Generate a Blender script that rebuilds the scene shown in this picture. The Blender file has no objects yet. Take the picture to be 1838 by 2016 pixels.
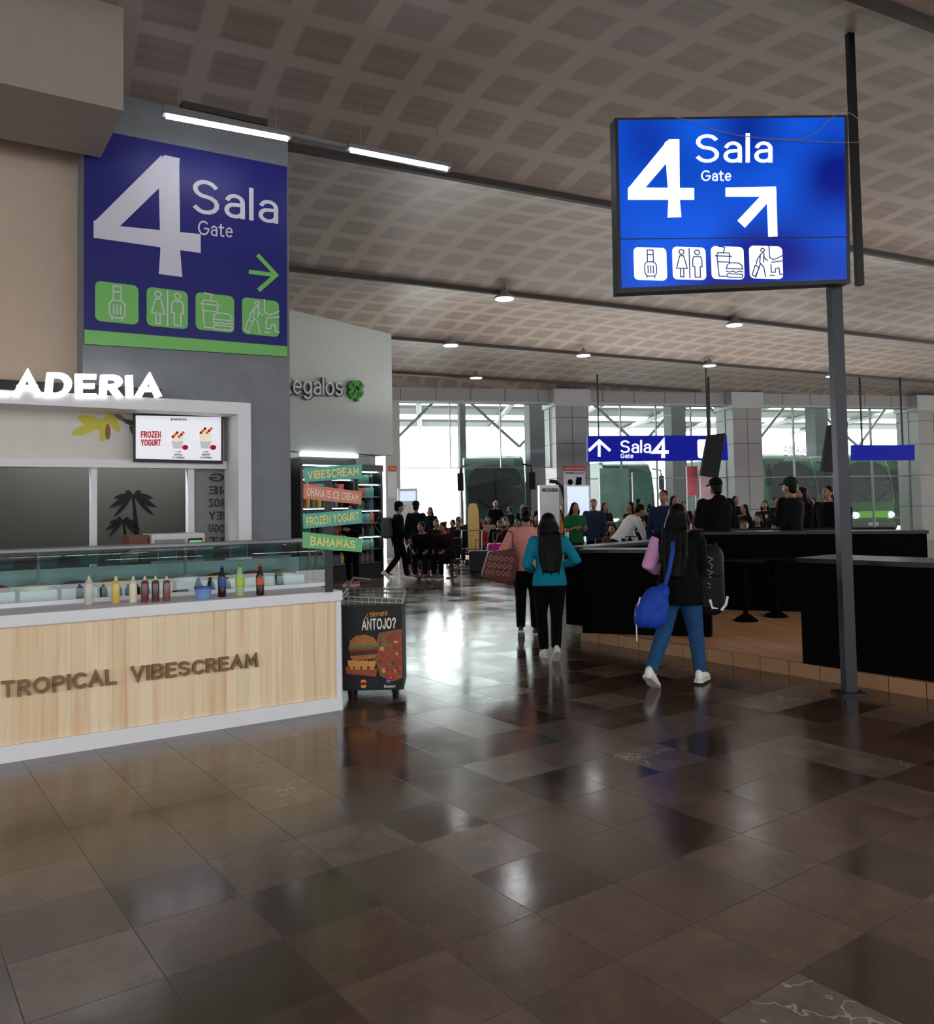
import bpy, bmesh, math, random
from math import sin, cos, pi, radians
from mathutils import Vector, Matrix
random.seed(7)
scene = bpy.context.scene
COL = scene.collection
try:
    scene.view_settings.view_transform = 'Standard'
except Exception:
    pass

# ------------------------------------------------------------------ camera
F = 1650.0; CX = 919.0; CY = 926.0; PITCH = .045; ROLL = .018
EYE = Vector((0, 0, 1.55))
_r0 = Vector((1, 0, 0)); FW = Vector((0, cos(PITCH), sin(PITCH))); _u0 = Vector((0, -sin(PITCH), cos(PITCH)))
CR = _r0 * cos(ROLL) - _u0 * sin(ROLL)
CU = _r0 * sin(ROLL) + _u0 * cos(ROLL)
cam = bpy.data.cameras.new('camera'); camo = bpy.data.objects.new('camera', cam); COL.objects.link(camo)
cam.sensor_fit = 'VERTICAL'; cam.sensor_height = 36; cam.lens = F / 2016 * 36
cam.shift_x = 0; cam.shift_y = (CY - 1008) / 2016
cam.clip_end = 300
M = Matrix((CR, CU, -FW)).transposed().to_4x4(); M.translation = EYE
camo.matrix_world = M
scene.camera = camo

# photogrammetry: measurements in the photo -> metric world coordinates
def ray(px, py): return FW + CR * ((px - CX) / F) - CU * ((py - CY) / F)
def ZP(px, py, z=0.0):
    d = ray(px, py); return EYE + d * ((z - EYE.z) / d.z)
def YP(px, py, y):
    d = ray(px, py); return EYE + d * (y / d.y)
def GD(px, y, z=0.0):
    p = YP(px, 1000, y); return Vector((p.x, p.y, z))

class Pl:
    def __init__(s, p, d):
        s.p = Vector((p[0], p[1], 0)); s.d = Vector((d[0], d[1], 0)).normalized(); s.n = Vector((s.d.y, -s.d.x, 0))
    def off(s, o): return Pl(s.p + s.n * o, s.d)
    def hit(s, px, py):
        dr = ray(px, py); t = (s.p - EYE).dot(s.n) / dr.dot(s.n); w = EYE + dr * t
        return ((w - s.p).dot(s.d), w.z)
    def u(s, px, py=900): return s.hit(px, py)[0]
    def W(s, u, z, o=0.0): return s.p + s.d * u + s.n * o + Vector((0, 0, z))

def rpx(pl, x0, y0, x1, y1):
    a = pl.hit(x0, y0); b = pl.hit(x1, y1); return (a[0], b[1], b[0], a[1])

# ------------------------------------------------------------------ materials
def lin(c):
    o = []
    for v in c[:3]:
        v = v / 255.0
        o.append(v / 12.92 if v <= .04045 else ((v + .055) / 1.055) ** 2.4)
    return o
MATS = {}
def newmat(name):
    m = bpy.data.materials.new(name); m.use_nodes = True
    nt = m.node_tree; b = nt.nodes['Principled BSDF']; return m, nt, b
def mat(name, col=(128, 128, 128), rough=.5, metal=0.0, em=0.0, var=.08, scale=6.0, bump=0.0, spec=.5):
    if name in MATS: return MATS[name]
    m, nt, b = newmat(name)
    c = lin(col)
    tc = nt.nodes.new('ShaderNodeTexCoord'); ns = nt.nodes.new('ShaderNodeTexNoise')
    ns.inputs['Scale'].default_value = scale; ns.inputs['Detail'].default_value = 4
    nt.links.new(tc.outputs['Object'], ns.inputs['Vector'])
    mx = nt.nodes.new('ShaderNodeMix'); mx.data_type = 'RGBA'
    mx.inputs[6].default_value = [max(0, v * (1 - var)) for v in c] + [1]
    mx.inputs[7].default_value = [min(1, v * (1 + var)) for v in c] + [1]
    nt.links.new(ns.outputs['Fac'], mx.inputs[0])
    nt.links.new(mx.outputs[2], b.inputs['Base Color'])
    b.inputs['Roughness'].default_value = rough; b.inputs['Metallic'].default_value = metal
    b.inputs['Specular IOR Level'].default_value = spec
    if em > 0:
        nt.links.new(mx.outputs[2], b.inputs['Emission Color']); b.inputs['Emission Strength'].default_value = em
    if bump > 0:
        bp = nt.nodes.new('ShaderNodeBump'); bp.inputs['Strength'].default_value = bump; bp.inputs['Distance'].default_value = .02
        nt.links.new(ns.outputs['Fac'], bp.inputs['Height']); nt.links.new(bp.outputs[0], b.inputs['Normal'])
    MATS[name] = m; return m
def fabric(c, var=.18):
    if max(c) < 62: c = tuple(int(v * .55) for v in c)
    return mat('fabric_%d_%d_%d' % tuple(c), c, .9, var=var, scale=13, bump=.45, spec=.08)
def glassmat(name, tint=(225, 240, 238), gloss=.12, rough=.02, fk=.6):
    if name in MATS: return MATS[name]
    m = bpy.data.materials.new(name); m.use_nodes = True; nt = m.node_tree; nt.nodes.clear()
    o = nt.nodes.new('ShaderNodeOutputMaterial'); t = nt.nodes.new('ShaderNodeBsdfTransparent'); g = nt.nodes.new('ShaderNodeBsdfGlossy')
    mx = nt.nodes.new('ShaderNodeMixShader'); lw = nt.nodes.new('ShaderNodeLayerWeight'); lw.inputs[0].default_value = .25
    ma = nt.nodes.new('ShaderNodeMath'); ma.operation = 'MULTIPLY_ADD'; ma.inputs[1].default_value = fk; ma.inputs[2].default_value = gloss; ma.use_clamp = True
    t.inputs[0].default_value = lin(tint) + [1]; g.inputs['Roughness'].default_value = rough
    nt.links.new(lw.outputs['Fresnel'], ma.inputs[0]); nt.links.new(ma.outputs[0], mx.inputs[0])
    nt.links.new(t.outputs[0], mx.inputs[1]); nt.links.new(g.outputs[0], mx.inputs[2]); nt.links.new(mx.outputs[0], o.inputs[0])
    MATS[name] = m; return m
def N(nt, t, **k):
    n = nt.nodes.new(t)
    for a, v in k.items(): setattr(n, a, v)
    return n
def mathn(nt, op, a, b=None, c=None):
    n = nt.nodes.new('ShaderNodeMath'); n.operation = op
    for i, v in enumerate((a, b, c)):
        if v is None: continue
        if isinstance(v, (int, float)): n.inputs[i].default_value = v
        else: nt.links.new(v, n.inputs[i])
    return n.outputs[0]
def mixc(nt, f, a, b):
    n = nt.nodes.new('ShaderNodeMix'); n.data_type = 'RGBA'
    for i, v in ((0, f), (6, a), (7, b)):
        if isinstance(v, (int, float)): n.inputs[i].default_value = v
        elif isinstance(v, (list, tuple)): n.inputs[i].default_value = list(v) + [1] if len(v) == 3 else v
        else: nt.links.new(v, n.inputs[i])
    return n.outputs[2]
def rotcoord(nt, ang):
    tc = nt.nodes.new('ShaderNodeTexCoord'); mp = nt.nodes.new('ShaderNodeMapping'); mp.inputs['Rotation'].default_value = (0, 0, -ang)
    nt.links.new(tc.outputs['Object'], mp.inputs[0]); sx = nt.nodes.new('ShaderNodeSeparateXYZ'); nt.links.new(mp.outputs[0], sx.inputs[0])
    return mp.outputs[0], sx.outputs[0], sx.outputs[1], sx.outputs[2]

def ceiling_mat(ang):
    m, nt, b = newmat('perforated_ceiling')
    v, x, y, z = rotcoord(nt, ang)
    P = .66
    fx = mathn(nt, 'FRACT', mathn(nt, 'DIVIDE', x, P)); fy = mathn(nt, 'FRACT', mathn(nt, 'DIVIDE', mathn(nt, 'ADD', y, .3), P))
    ax = mathn(nt, 'ABSOLUTE', mathn(nt, 'SUBTRACT', fx, .5)); ay = mathn(nt, 'ABSOLUTE', mathn(nt, 'SUBTRACT', fy, .5))
    def soft(a):
        n = N(nt, 'ShaderNodeMapRange'); n.inputs['From Min'].default_value = .385; n.inputs['From Max'].default_value = .33; nt.links.new(a, n.inputs['Value']); return n.outputs[0]
    msk = mathn(nt, 'MULTIPLY', soft(ax), soft(ay))
    vo = N(nt, 'ShaderNodeTexVoronoi'); vo.inputs['Scale'].default_value = 44; vo.inputs['Randomness'].default_value = 0
    nt.links.new(v, vo.inputs['Vector'])
    dots = mathn(nt, 'LESS_THAN', vo.outputs['Distance'], .33)
    ns = N(nt, 'ShaderNodeTexNoise'); ns.inputs['Scale'].default_value = .8; nt.links.new(v, ns.inputs['Vector'])
    base = mixc(nt, ns.outputs['Fac'], lin((174, 160, 149)), lin((190, 177, 166)))
    sq = mixc(nt, dots, lin((160, 146, 135)), lin((136, 122, 112)))
    c = mixc(nt, msk, base, sq)
    nt.links.new(c, b.inputs['Base Color']); b.inputs['Roughness'].default_value = .42
    return m
def floor_mat(ang):
    m, nt, b = newmat('polished_brown_stone_tiles')
    v, x, y, z = rotcoord(nt, ang)
    T = .42
    ix = mathn(nt, 'FLOOR', mathn(nt, 'DIVIDE', x, T)); iy = mathn(nt, 'FLOOR', mathn(nt, 'DIVIDE', y, T))
    cx = N(nt, 'ShaderNodeCombineXYZ'); nt.links.new(ix, cx.inputs[0]); nt.links.new(iy, cx.inputs[1])
    wn = N(nt, 'ShaderNodeTexWhiteNoise'); wn.noise_dimensions = '3D'; nt.links.new(cx.outputs[0], wn.inputs['Vector'])
    r = N(nt, 'ShaderNodeValToRGB'); e = r.color_ramp.elements
    e[0].position = 0; e[0].color = lin((58, 42, 34)) + [1]; e[1].position = 1; e[1].color = lin((124, 109, 98)) + [1]
    k = e.new(.35); k.color = lin((86, 64, 51)) + [1]; k = e.new(.7); k.color = lin((106, 80, 63)) + [1]
    nt.links.new(wn.outputs['Value'], r.inputs[0])
    # per-tile offset so that the stone figure changes from tile to tile
    ad = N(nt, 'ShaderNodeVectorMath', operation='ADD'); nt.links.new(v, ad.inputs[0])
    sc = N(nt, 'ShaderNodeVectorMath', operation='SCALE'); nt.links.new(wn.outputs['Color'], sc.inputs[0]); sc.inputs[3].default_value = 9
    nt.links.new(sc.outputs[0], ad.inputs[1])
    ns = N(nt, 'ShaderNodeTexNoise'); ns.inputs['Scale'].default_value = 5; ns.inputs['Detail'].default_value = 8; ns.inputs['Roughness'].default_value = .65
    nt.links.new(ad.outputs[0], ns.inputs['Vector'])
    mr_ = N(nt, 'ShaderNodeMapRange'); mr_.inputs['From Min'].default_value = .35; mr_.inputs['From Max'].default_value = .65; nt.links.new(ns.outputs['Fac'], mr_.inputs['Value'])
    c = mixc(nt, mathn(nt, 'MULTIPLY', mr_.outputs[0], .6), r.outputs[0], lin((58, 44, 36)))
    vn = N(nt, 'ShaderNodeTexNoise'); vn.inputs['Scale'].default_value = 1.3; vn.inputs['Detail'].default_value = 5; vn.inputs['Roughness'].default_value = .55
    nt.links.new(ad.outputs[0], vn.inputs['Vector'])
    d = mathn(nt, 'ABSOLUTE', mathn(nt, 'SUBTRACT', vn.outputs['Fac'], .5))
    vein = mathn(nt, 'MULTIPLY', mathn(nt, 'LESS_THAN', d, .003), mathn(nt, 'GREATER_THAN', wn.outputs['Value'], .88))
    c = mixc(nt, mathn(nt, 'MULTIPLY', vein, .8), c, lin((176, 160, 150)))
    fx = mathn(nt, 'FRACT', mathn(nt, 'DIVIDE', x, T)); fy = mathn(nt, 'FRACT', mathn(nt, 'DIVIDE', y, T))
    gx = mathn(nt, 'GREATER_THAN', mathn(nt, 'ABSOLUTE', mathn(nt, 'SUBTRACT', fx, .5)), .4955)
    gy = mathn(nt, 'GREATER_THAN', mathn(nt, 'ABSOLUTE', mathn(nt, 'SUBTRACT', fy, .5)), .4955)
    g = mathn(nt, 'MAXIMUM', gx, gy)
    c = mixc(nt, g, c, lin((46, 38, 33)))
    nt.links.new(c, b.inputs['Base Color'])
    n2 = N(nt, 'ShaderNodeTexNoise'); n2.inputs['Scale'].default_value = 2.2; n2.inputs['Detail'].default_value = 5; nt.links.new(v, n2.inputs['Vector'])
    rg = mathn(nt, 'MULTIPLY_ADD', n2.outputs['Fac'], .20, mathn(nt, 'MULTIPLY_ADD', wn.outputs['Value'], .10, .04))
    nt.links.new(mathn(nt, 'ADD', rg, mathn(nt, 'MULTIPLY', g, .3)), b.inputs['Roughness'])
    bp = N(nt, 'ShaderNodeBump'); bp.inputs['Strength'].default_value = .12; bp.inputs['Distance'].default_value = .02
    hh = mathn(nt, 'MULTIPLY_ADD', g, -.1, n2.outputs['Fac'])
    nt.links.new(hh, bp.inputs['Height']); nt.links.new(bp.outputs[0], b.inputs['Normal'])
    b.inputs['Specular IOR Level'].default_value = 1.0
    return m
def plank_mat(name, ang, w, c1, c2, streak, vertical=True, rough=.45, spec=.4):
    m, nt, b = newmat(name)
    v, x, y, z = rotcoord(nt, ang)
    i = mathn(nt, 'FLOOR', mathn(nt, 'DIVIDE', x, w))
    wn = N(nt, 'ShaderNodeTexWhiteNoise'); wn.noise_dimensions = '1D'; nt.links.new(i, wn.inputs['W'])
    mp = N(nt, 'ShaderNodeMapping'); mp.inputs['Scale'].default_value = (22, 22, .9) if vertical else (22, .9, 1)
    nt.links.new(v, mp.inputs[0])
    ns = N(nt, 'ShaderNodeTexNoise'); ns.inputs['Scale'].default_value = 1; ns.inputs['Detail'].default_value = 5; nt.links.new(mp.outputs[0], ns.inputs['Vector'])
    rr = N(nt, 'ShaderNodeValToRGB'); rr.color_ramp.elements[0].position = .50; rr.color_ramp.elements[1].position = .74
    nt.links.new(ns.outputs['Fac'], rr.inputs[0])
    c = mixc(nt, wn.outputs['Value'], lin(c1), lin(c2)); c = mixc(nt, mathn(nt, 'MULTIPLY', rr.outputs[0], .75), c, lin(streak))
    fx = mathn(nt, 'FRACT', mathn(nt, 'DIVIDE', x, w)); g = mathn(nt, 'LESS_THAN', fx, .03)
    c = mixc(nt, mathn(nt, 'MULTIPLY', g, .3), c, lin((110, 75, 45)))
    nt.links.new(c, b.inputs['Base Color']); b.inputs['Roughness'].default_value = rough; b.inputs['Specular IOR Level'].default_value = spec
    MATS[name] = m; return m

# ------------------------------------------------------------------ stroke lettering (drawn glyphs)
def arc(cx, cy, rx, ry, a0, a1, n=9):
    return [(cx + rx * cos(radians(a0 + (a1 - a0) * i / n)), cy + ry * sin(radians(a0 + (a1 - a0) * i / n))) for i in range(n + 1)]
def _s(k): return [(x * k, y * k) for x, y in arc(.3, .76, .28, .24, 28, 270) + arc(.3, .26, .3, .26, 90, -152)[1:]]
GL = {
    'A': [[(0, 0), (.36, 1), (.72, 0)], [(.13, .33), (.59, .33)]],
    'B': [[(0, 0), (0, 1), (.32, 1)] + arc(.32, .76, .24, .24, 90, -90)[1:] + [(0, .52)], [(.32, .52)] + arc(.34, .26, .27, .26, 90, -90)[1:] + [(0, 0)]],
    'C': [arc(.38, .5, .38, .5, 48, 312, 12)], 'D': [[(0, 0), (0, 1), (.25, 1)] + arc(.25, .5, .4, .5, 90, -90)[1:] + [(0, 0)]],
    'E': [[(.5, 1), (0, 1), (0, 0), (.5, 0)], [(0, .52), (.44, .52)]], 'F': [[(.5, 1), (0, 1), (0, 0)], [(0, .52), (.42, .52)]],
    'G': [arc(.42, .5, .42, .5, 48, 350, 13) + [(.83, .47), (.48, .47)]], 'H': [[(0, 0), (0, 1)], [(.6, 0), (.6, 1)], [(0, .52), (.6, .52)]],
    'I': [[(0, 0), (0, 1)]], 'J': [[(.4, 1), (.4, .25)] + arc(.2, .25, .2, .25, 0, -180)], 'K': [[(0, 0), (0, 1)], [(.55, 1), (0, .42)], [(.2, .6), (.6, 0)]],
    'L': [[(0, 1), (0, 0), (.48, 0)]], 'M': [[(0, 0), (.06, 1), (.38, .3), (.70, 1), (.76, 0)]], 'N': [[(0, 0), (0, 1), (.6, 0), (.6, 1)]],
    'O': [arc(.4, .5, .4, .5, 0, 360, 18)], 'P': [[(0, 0), (0, 1), (.3, 1)] + arc(.3, .74, .26, .26, 90, -90)[1:] + [(0, .48)]],
    'Q': [arc(.4, .5, .4, .5, 0, 360, 18), [(.5, .25), (.8, -.05)]],
    'R': [[(0, 0), (0, 1), (.3, 1)] + arc(.3, .75, .26, .25, 90, -90)[1:] + [(0, .5)], [(.28, .5), (.58, 0)]], 'S': [_s(1)],
    'T': [[(0, 1), (.6, 1)], [(.3, 1), (.3, 0)]], 'U': [[(0, 1), (0, .3)] + arc(.3, .3, .3, .3, 180, 360)[1:] + [(.6, 1)]], 'V': [[(0, 1), (.34, 0), (.68, 1)]],
    'Y': [[(0, 1), (.32, .48), (.64, 1)], [(.32, .48), (.32, 0)]], 'Z': [[(0, 1), (.55, 1), (0, 0), (.58, 0)]], 'X': [[(0, 0), (.6, 1)], [(0, 1), (.6, 0)]],
    'a': [arc(.25, .5, .21, .21, 160, 0) + [(.46, .0)], [(.46, .42), (.24, .40)] + arc(.22, .20, .20, .20, 90, 270)[1:] + arc(.26, .2, .2, .2, 270, 350, 4)],
    'l': [[(0, 0), (0, 1.04)]], 't': [[(.15, .93), (.15, .18)] + arc(.3, .16, .15, .16, 180, 275)[1:] + [(.38, .01)], [(0, .7), (.36, .7)]],
    'e': [[(.02, .38), (.50, .38)] + arc(.26, .36, .25, .36, 5, 315, 12)], 'o': [arc(.26, .36, .26, .36, 0, 360, 16)],
    'g': [arc(.25, .38, .24, .34, 0, 360, 14), [(.49, .72), (.49, -.06)] + arc(.26, -.06, .23, .22, 0, -150)[1:]], 's': [_s(.72)],
    'n': [[(0, 0), (0, .72)], [(0, .42)] + arc(.22, .44, .22, .28, 170, 0)[1:] + [(.44, 0)]], 'i': [[(0, 0), (0, .72)], [(0, .92), (0, 1)]],
    'u': [[(0, .72), (0, .24)] + arc(.22, .26, .22, .26, 180, 350)[1:], [(.44, .72), (.44, 0)]],
    '4': [[(.5, 0), (.5, 1), (0, .28), (.7, .28)]], '?': [arc(.25, .75, .24, .25, 170, -60) + [(.25, .38), (.25, .26)], [(.25, .05), (.25, 0)]],
    '!': [[(0, .3), (0, 1)], [(0, 0), (0, .05)]], ' ': []}
GL['¿'] = [[(.5 - x, .72 - y) for x, y in p] for p in GL['?']]
def ribbon(P, w):
    closed = math.hypot(P[0][0] - P[-1][0], P[0][1] - P[-1][1]) < 1e-4; n = len(P); out = []
    for i in range(n):
        a = P[i - 1] if i > 0 else (P[-2] if closed else None); b = P[i + 1] if i < n - 1 else (P[1] if closed else None); p = P[i]
        def dr(s, e): L = math.hypot(e[0] - s[0], e[1] - s[1]) or 1e-6; return ((e[0] - s[0]) / L, (e[1] - s[1]) / L)
        d1 = dr(a, p) if a else None; d2 = dr(p, b) if b else None
        if d1 is None: d1 = d2
        if d2 is None: d2 = d1
        mx, my = -(d1[1] + d2[1]), d1[0] + d2[0]; L = math.hypot(mx, my)
        if L < .35: mx, my = -d1[1], d1[0]; k = 1
        else:
            mx /= L; my /= L; k = min(2.2, 1 / max(.2, (mx * -d1[1] + my * d1[0])))
        h = w * .5 * k; out.append(((p[0] + mx * h, p[1] + my * h), (p[0] - mx * h, p[1] - my * h)))
    return out

# ------------------------------------------------------------------ mesh builder
def textgeo(s, bold=0.0):
    cu = bpy.data.curves.new('t', 'FONT'); cu.body = s; cu.size = 1; cu.offset = bold; cu.extrude = .5; cu.resolution_u = 3
    ob = bpy.data.objects.new('t', cu); COL.objects.link(ob)
    dg = bpy.context.evaluated_depsgraph_get()
    me = bpy.data.meshes.new_from_object(ob.evaluated_get(dg))
    vs = [v.co.copy() for v in me.vertices]; fs = [tuple(p.vertices) for p in me.polygons]
    bpy.data.objects.remove(ob); bpy.data.curves.remove(cu); bpy.data.meshes.remove(me)
    return vs, fs
class MB:
    def __init__(s): s.v = []; s.f = []; s.m = []; s.mats = []
    def mi(s, m):
        if m not in s.mats: s.mats.append(m)
        return s.mats.index(m)
    def add(s, vs, fs, m):
        k = len(s.v); i = s.mi(m); s.v += [Vector(v) for v in vs]
        for f in fs: s.f.append(tuple(a + k for a in f)); s.m.append(i)
        return s
    def hexa(s, q, m):
        return s.add(q, [(0, 3, 2, 1), (4, 5, 6, 7), (0, 1, 5, 4), (1, 2, 6, 5), (2, 3, 7, 6), (3, 0, 4, 7)], m)
    def bx(s, pl, u0, u1, z0, z1, o0, o1, m):
        q = [pl.W(u, z, o) for z in (z0, z1) for (u, o) in ((u0, o0), (u1, o0), (u1, o1), (u0, o1))]
        return s.hexa(q, m)
    def box(s, c, sz, m, R=None):
        c = Vector(c); q = []
        for z in (-.5, .5):
            for (x, y) in ((-.5, -.5), (.5, -.5), (.5, .5), (-.5, .5)):
                v = Vector((x * sz[0], y * sz[1], z * sz[2]))
                q.append(c + (R @ v if R else v))
        return s.hexa(q, m)
    def prism(s, pts, vec, m):
        n = len(pts); vs = [Vector(p) for p in pts] + [Vector(p) + vec for p in pts]
        fs = [tuple(range(n)), tuple(range(2 * n - 1, n - 1, -1))] + [(i, i + n, (i + 1) % n + n, (i + 1) % n) for i in range(n)]
        return s.add(vs, fs, m)
    def uz(s, pl, pts, o, th, m):
        return s.prism([pl.W(u, z, o) for u, z in pts], pl.n * -th, m)
    def px(s, pl, pts, o, th, m):
        return s.uz(pl, [pl.hit(*p) for p in pts], o, th, m)
    def fill(s, pl, r, pts, o, th, m):
        return s.uz(pl, [(r[0] + (r[2] - r[0]) * a, r[1] + (r[3] - r[1]) * b) for a, b in pts], o, th, m)
    def stroke_uz(s, pl, P, w, o, th, m, closed=False):
        if closed: P = P + [P[0]]
        R = ribbon(P, w)
        if not closed:
            def ext(a, b): L = math.hypot(a[0] - b[0], a[1] - b[1]) or 1; return ((a[0] - b[0]) / L * w * .4, (a[1] - b[1]) / L * w * .4)
            e = ext(P[0], P[1]); R[0] = tuple((p[0] + e[0], p[1] + e[1]) for p in R[0])
            e = ext(P[-1], P[-2]); R[-1] = tuple((p[0] + e[0], p[1] + e[1]) for p in R[-1])
        for a, b in zip(R[:-1], R[1:]): s.uz(pl, [a[0], b[0], b[1], a[1]], o, th, m)
        return s
    def stroke(s, pl, r, pts, w, o, th, m, closed=False):
        return s.stroke_uz(pl, [(r[0] + (r[2] - r[0]) * a, r[1] + (r[3] - r[1]) * b) for a, b in pts], w, o, th, m, closed)
    def stext(s, pl, txt, TL, TR, BR, BL, o, th, m, w=.14, gap=.16, jit=0.0, mirror=False):
        """drawn stroke lettering fitted to the quad on plane pl; TL..BL are photo measurements of the ink box"""
        x = 0.0; ST = []; rnd = random.Random(len(txt) * 7 + 3)
        for ch in txt:
            g = GL.get(ch, [])
            if not g: x += .42; continue
            wd = max(p[0] for st in g for p in st); ja = rnd.uniform(-1, 1) * jit; jy = rnd.uniform(-1, 1) * jit
            for st in g: ST.append([(x + a + (b - .5) * ja * .8, b + jy * .6 + (a - wd / 2) * ja * .5) for a, b in st])
            x += wd + gap + w
        h = w / 2; xs = [p[0] for st in ST for p in st]; ys = [p[1] for st in ST for p in st]
        x0, x1, y0, y1 = min(xs) - h, max(xs) + h, min(ys) - h, max(ys) + h
        c = [Vector(pl.hit(*p)) for p in (TL, TR, BR, BL)]
        def mp(p):
            a = (p[0] - x0) / (x1 - x0); b = (p[1] - y0) / (y1 - y0)
            if mirror: a = 1 - a
            v = (c[3] * (1 - a) + c[2] * a) * (1 - b) + (c[0] * (1 - a) + c[1] * a) * b; return (v.x, v.y)
        for i, st in enumerate(ST):
            R = ribbon(st, w)
            if math.hypot(st[0][0] - st[-1][0], st[0][1] - st[-1][1]) > 1e-4:
                def ext(a, b): L = math.hypot(a[0] - b[0], a[1] - b[1]) or 1; return ((a[0] - b[0]) / L * h * .9, (a[1] - b[1]) / L * h * .9)
                e = ext(st[0], st[1]); R[0] = tuple((p[0] + e[0], p[1] + e[1]) for p in R[0]); e = ext(st[-1], st[-2]); R[-1] = tuple((p[0] + e[0], p[1] + e[1]) for p in R[-1])
            oo = o + .0006 * (i % 3)
            for a, b in zip(R[:-1], R[1:]): s.uz(pl, [mp(a[0]), mp(b[0]), mp(b[1]), mp(a[1])], oo, th, m)
        return s
    def sr(s, pl, txt, x0, y0, x1, y1, o, th, m, w=.14, **k):
        return s.stext(pl, txt, (x0, y0), (x1, y0), (x1, y1), (x0, y1), o, th, m, w, **k)
    def textr(s, pl, txt, x0, y0, x1, y1, o, th, m, bold=0.0, mirror=False):
        u0, z0, u1, z1 = rpx(pl, x0, y0, x1, y1)
        vs, fs = textgeo(txt, bold)
        a0 = min(v.x for v in vs); a1 = max(v.x for v in vs); b0 = min(v.y for v in vs); b1 = max(v.y for v in vs); out = []
        for v in vs:
            a = (v.x - a0) / (a1 - a0); b = (v.y - b0) / (b1 - b0)
            if mirror: a = 1 - a
            out.append(pl.W(u0 + (u1 - u0) * a, z0 + (z1 - z0) * b, o - th * (.5 - v.z)))
        return s.add(out, fs, m)
    def rings(s, rl, m):
        n = len(rl[0]); vs = [p for r in rl for p in r]; fs = []
        for k in range(len(rl) - 1):
            for i in range(n):
                j = (i + 1) % n; fs.append((k * n + i, k * n + j, (k + 1) * n + j, (k + 1) * n + i))
        fs.append(tuple(range(n - 1, -1, -1))); fs.append(tuple((len(rl) - 1) * n + i for i in range(n)))
        return s.add(vs, fs, m)
    def tube(s, pts, rs, m, n=10, round=False):
        pts = [Vector(p) for p in pts]
        if isinstance(rs, (int, float)): rs = [rs] * len(pts)
        rs = list(rs)
        if round:
            d0 = (pts[1] - pts[0]).normalized(); d1 = (pts[-1] - pts[-2]).normalized()
            a, b = rs[0], rs[-1]
            pts = [pts[0] - d0 * a * .9, pts[0] - d0 * a * .55] + pts + [pts[-1] + d1 * b * .55, pts[-1] + d1 * b * .9]
            rs = [a * .35, a * .83] + rs + [b * .83, b * .35]
        rl = []; ref = None
        for i, p in enumerate(pts):
            a = pts[max(0, i - 1)]; b = pts[min(len(pts) - 1, i + 1)]; d = (b - a).normalized()
            if ref is None: ref = d.orthogonal().normalized()
            x = (ref - d * ref.dot(d))
            if x.length < 1e-4: x = d.orthogonal()
            x.normalize(); ref = x; y = d.cross(x)
            rl.append([p + x * rs[i] * cos(2 * pi * k / n) + y * rs[i] * sin(2 * pi * k / n) for k in range(n)])
        return s.rings(rl, m)
    def sph(s, c, r, m, n=10, R=None):
        c = Vector(c); rl = []
        if isinstance(r, (int, float)): r = (r, r, r)
        h = max(5, n // 2 + 1)
        for i in range(h):
            th = pi * (i + .12) / (h - 1 + .24); zz = -cos(th); rr = sin(th); ring = []
            for k in range(n):
                v = Vector((r[0] * rr * cos(2 * pi * k / n), r[1] * rr * sin(2 * pi * k / n), r[2] * zz))
                ring.append(c + (R @ v if R else v))
            rl.append(ring)
        return s.rings(rl, m)
    def cyl(s, a, b, r, m, n=16, r2=None): return s.tube([a, b], [r, r if r2 is None else r2], m, n)
    def lathe(s, c, prof, m, n=14):
        c = Vector(c)
        return s.rings([[c + Vector((r * cos(2 * pi * k / n), r * sin(2 * pi * k / n), z)) for k in range(n)] for r, z in prof], m)
def rr(x0, y0, x1, y1, r, n=4):
    P = []
    for cx, cy, a in ((x1 - r, y1 - r, 0), (x0 + r, y1 - r, 90), (x0 + r, y0 + r, 180), (x1 - r, y0 + r, 270)):
        for k in range(n + 1):
            t = radians(a + 90 * k / n); P.append((cx + r * cos(t), cy + r * sin(t)))
    return P
def circ(cx, cy, rx, ry=None, n=14):
    ry = ry or rx
    return [(cx + rx * cos(2 * pi * k / n), cy + ry * sin(2 * pi * k / n)) for k in range(n)]

BASE = {}
def finish(ob, base, parent, label, cat, group, kind):
    COL.objects.link(ob)
    if parent is not None:
        ob.parent = parent; ob.location = base - BASE[parent]
    else: ob.location = base
    BASE[ob] = base
    if label: ob['label'] = label
    if cat: ob['category'] = cat
    if group: ob['group'] = group
    if kind: ob['kind'] = kind
    return ob
def thing(name, base, label, cat, group=None):
    ob = bpy.data.objects.new(name, None); ob.empty_display_size = .1
    return finish(ob, Vector(base), None, label, cat, group, None)
def emit(mb, name, parent=None, base=None, label=None, cat=None, group=None, kind=None, smooth=False, bevel=0.0, recalc=True):
    if base is None:
        if parent is not None: base = BASE[parent]
        elif kind == 'structure': base = Vector((0, 0, 0))
        else:
            n = len(mb.v); base = Vector((sum(v.x for v in mb.v) / n, sum(v.y for v in mb.v) / n, min(v.z for v in mb.v)))
    me = bpy.data.meshes.new(name); me.from_pydata([v - base for v in mb.v], [], mb.f)
    for m in mb.mats: me.materials.append(m)
    me.polygons.foreach_set('material_index', mb.m)
    if smooth: me.polygons.foreach_set('use_smooth', [True] * len(me.polygons))
    if recalc:
        bm = bmesh.new(); bm.from_mesh(me); bmesh.ops.recalc_face_normals(bm, faces=bm.faces); bm.to_mesh(me); bm.free()
    me.update()
    ob = bpy.data.objects.new(name, me)
    finish(ob, base, parent, label, cat, group, kind)
    if bevel > 0:
        b = ob.modifiers.new('bevel', 'BEVEL'); b.width = bevel; b.segments = 3; b.limit_method = 'ANGLE'
    return ob
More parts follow.
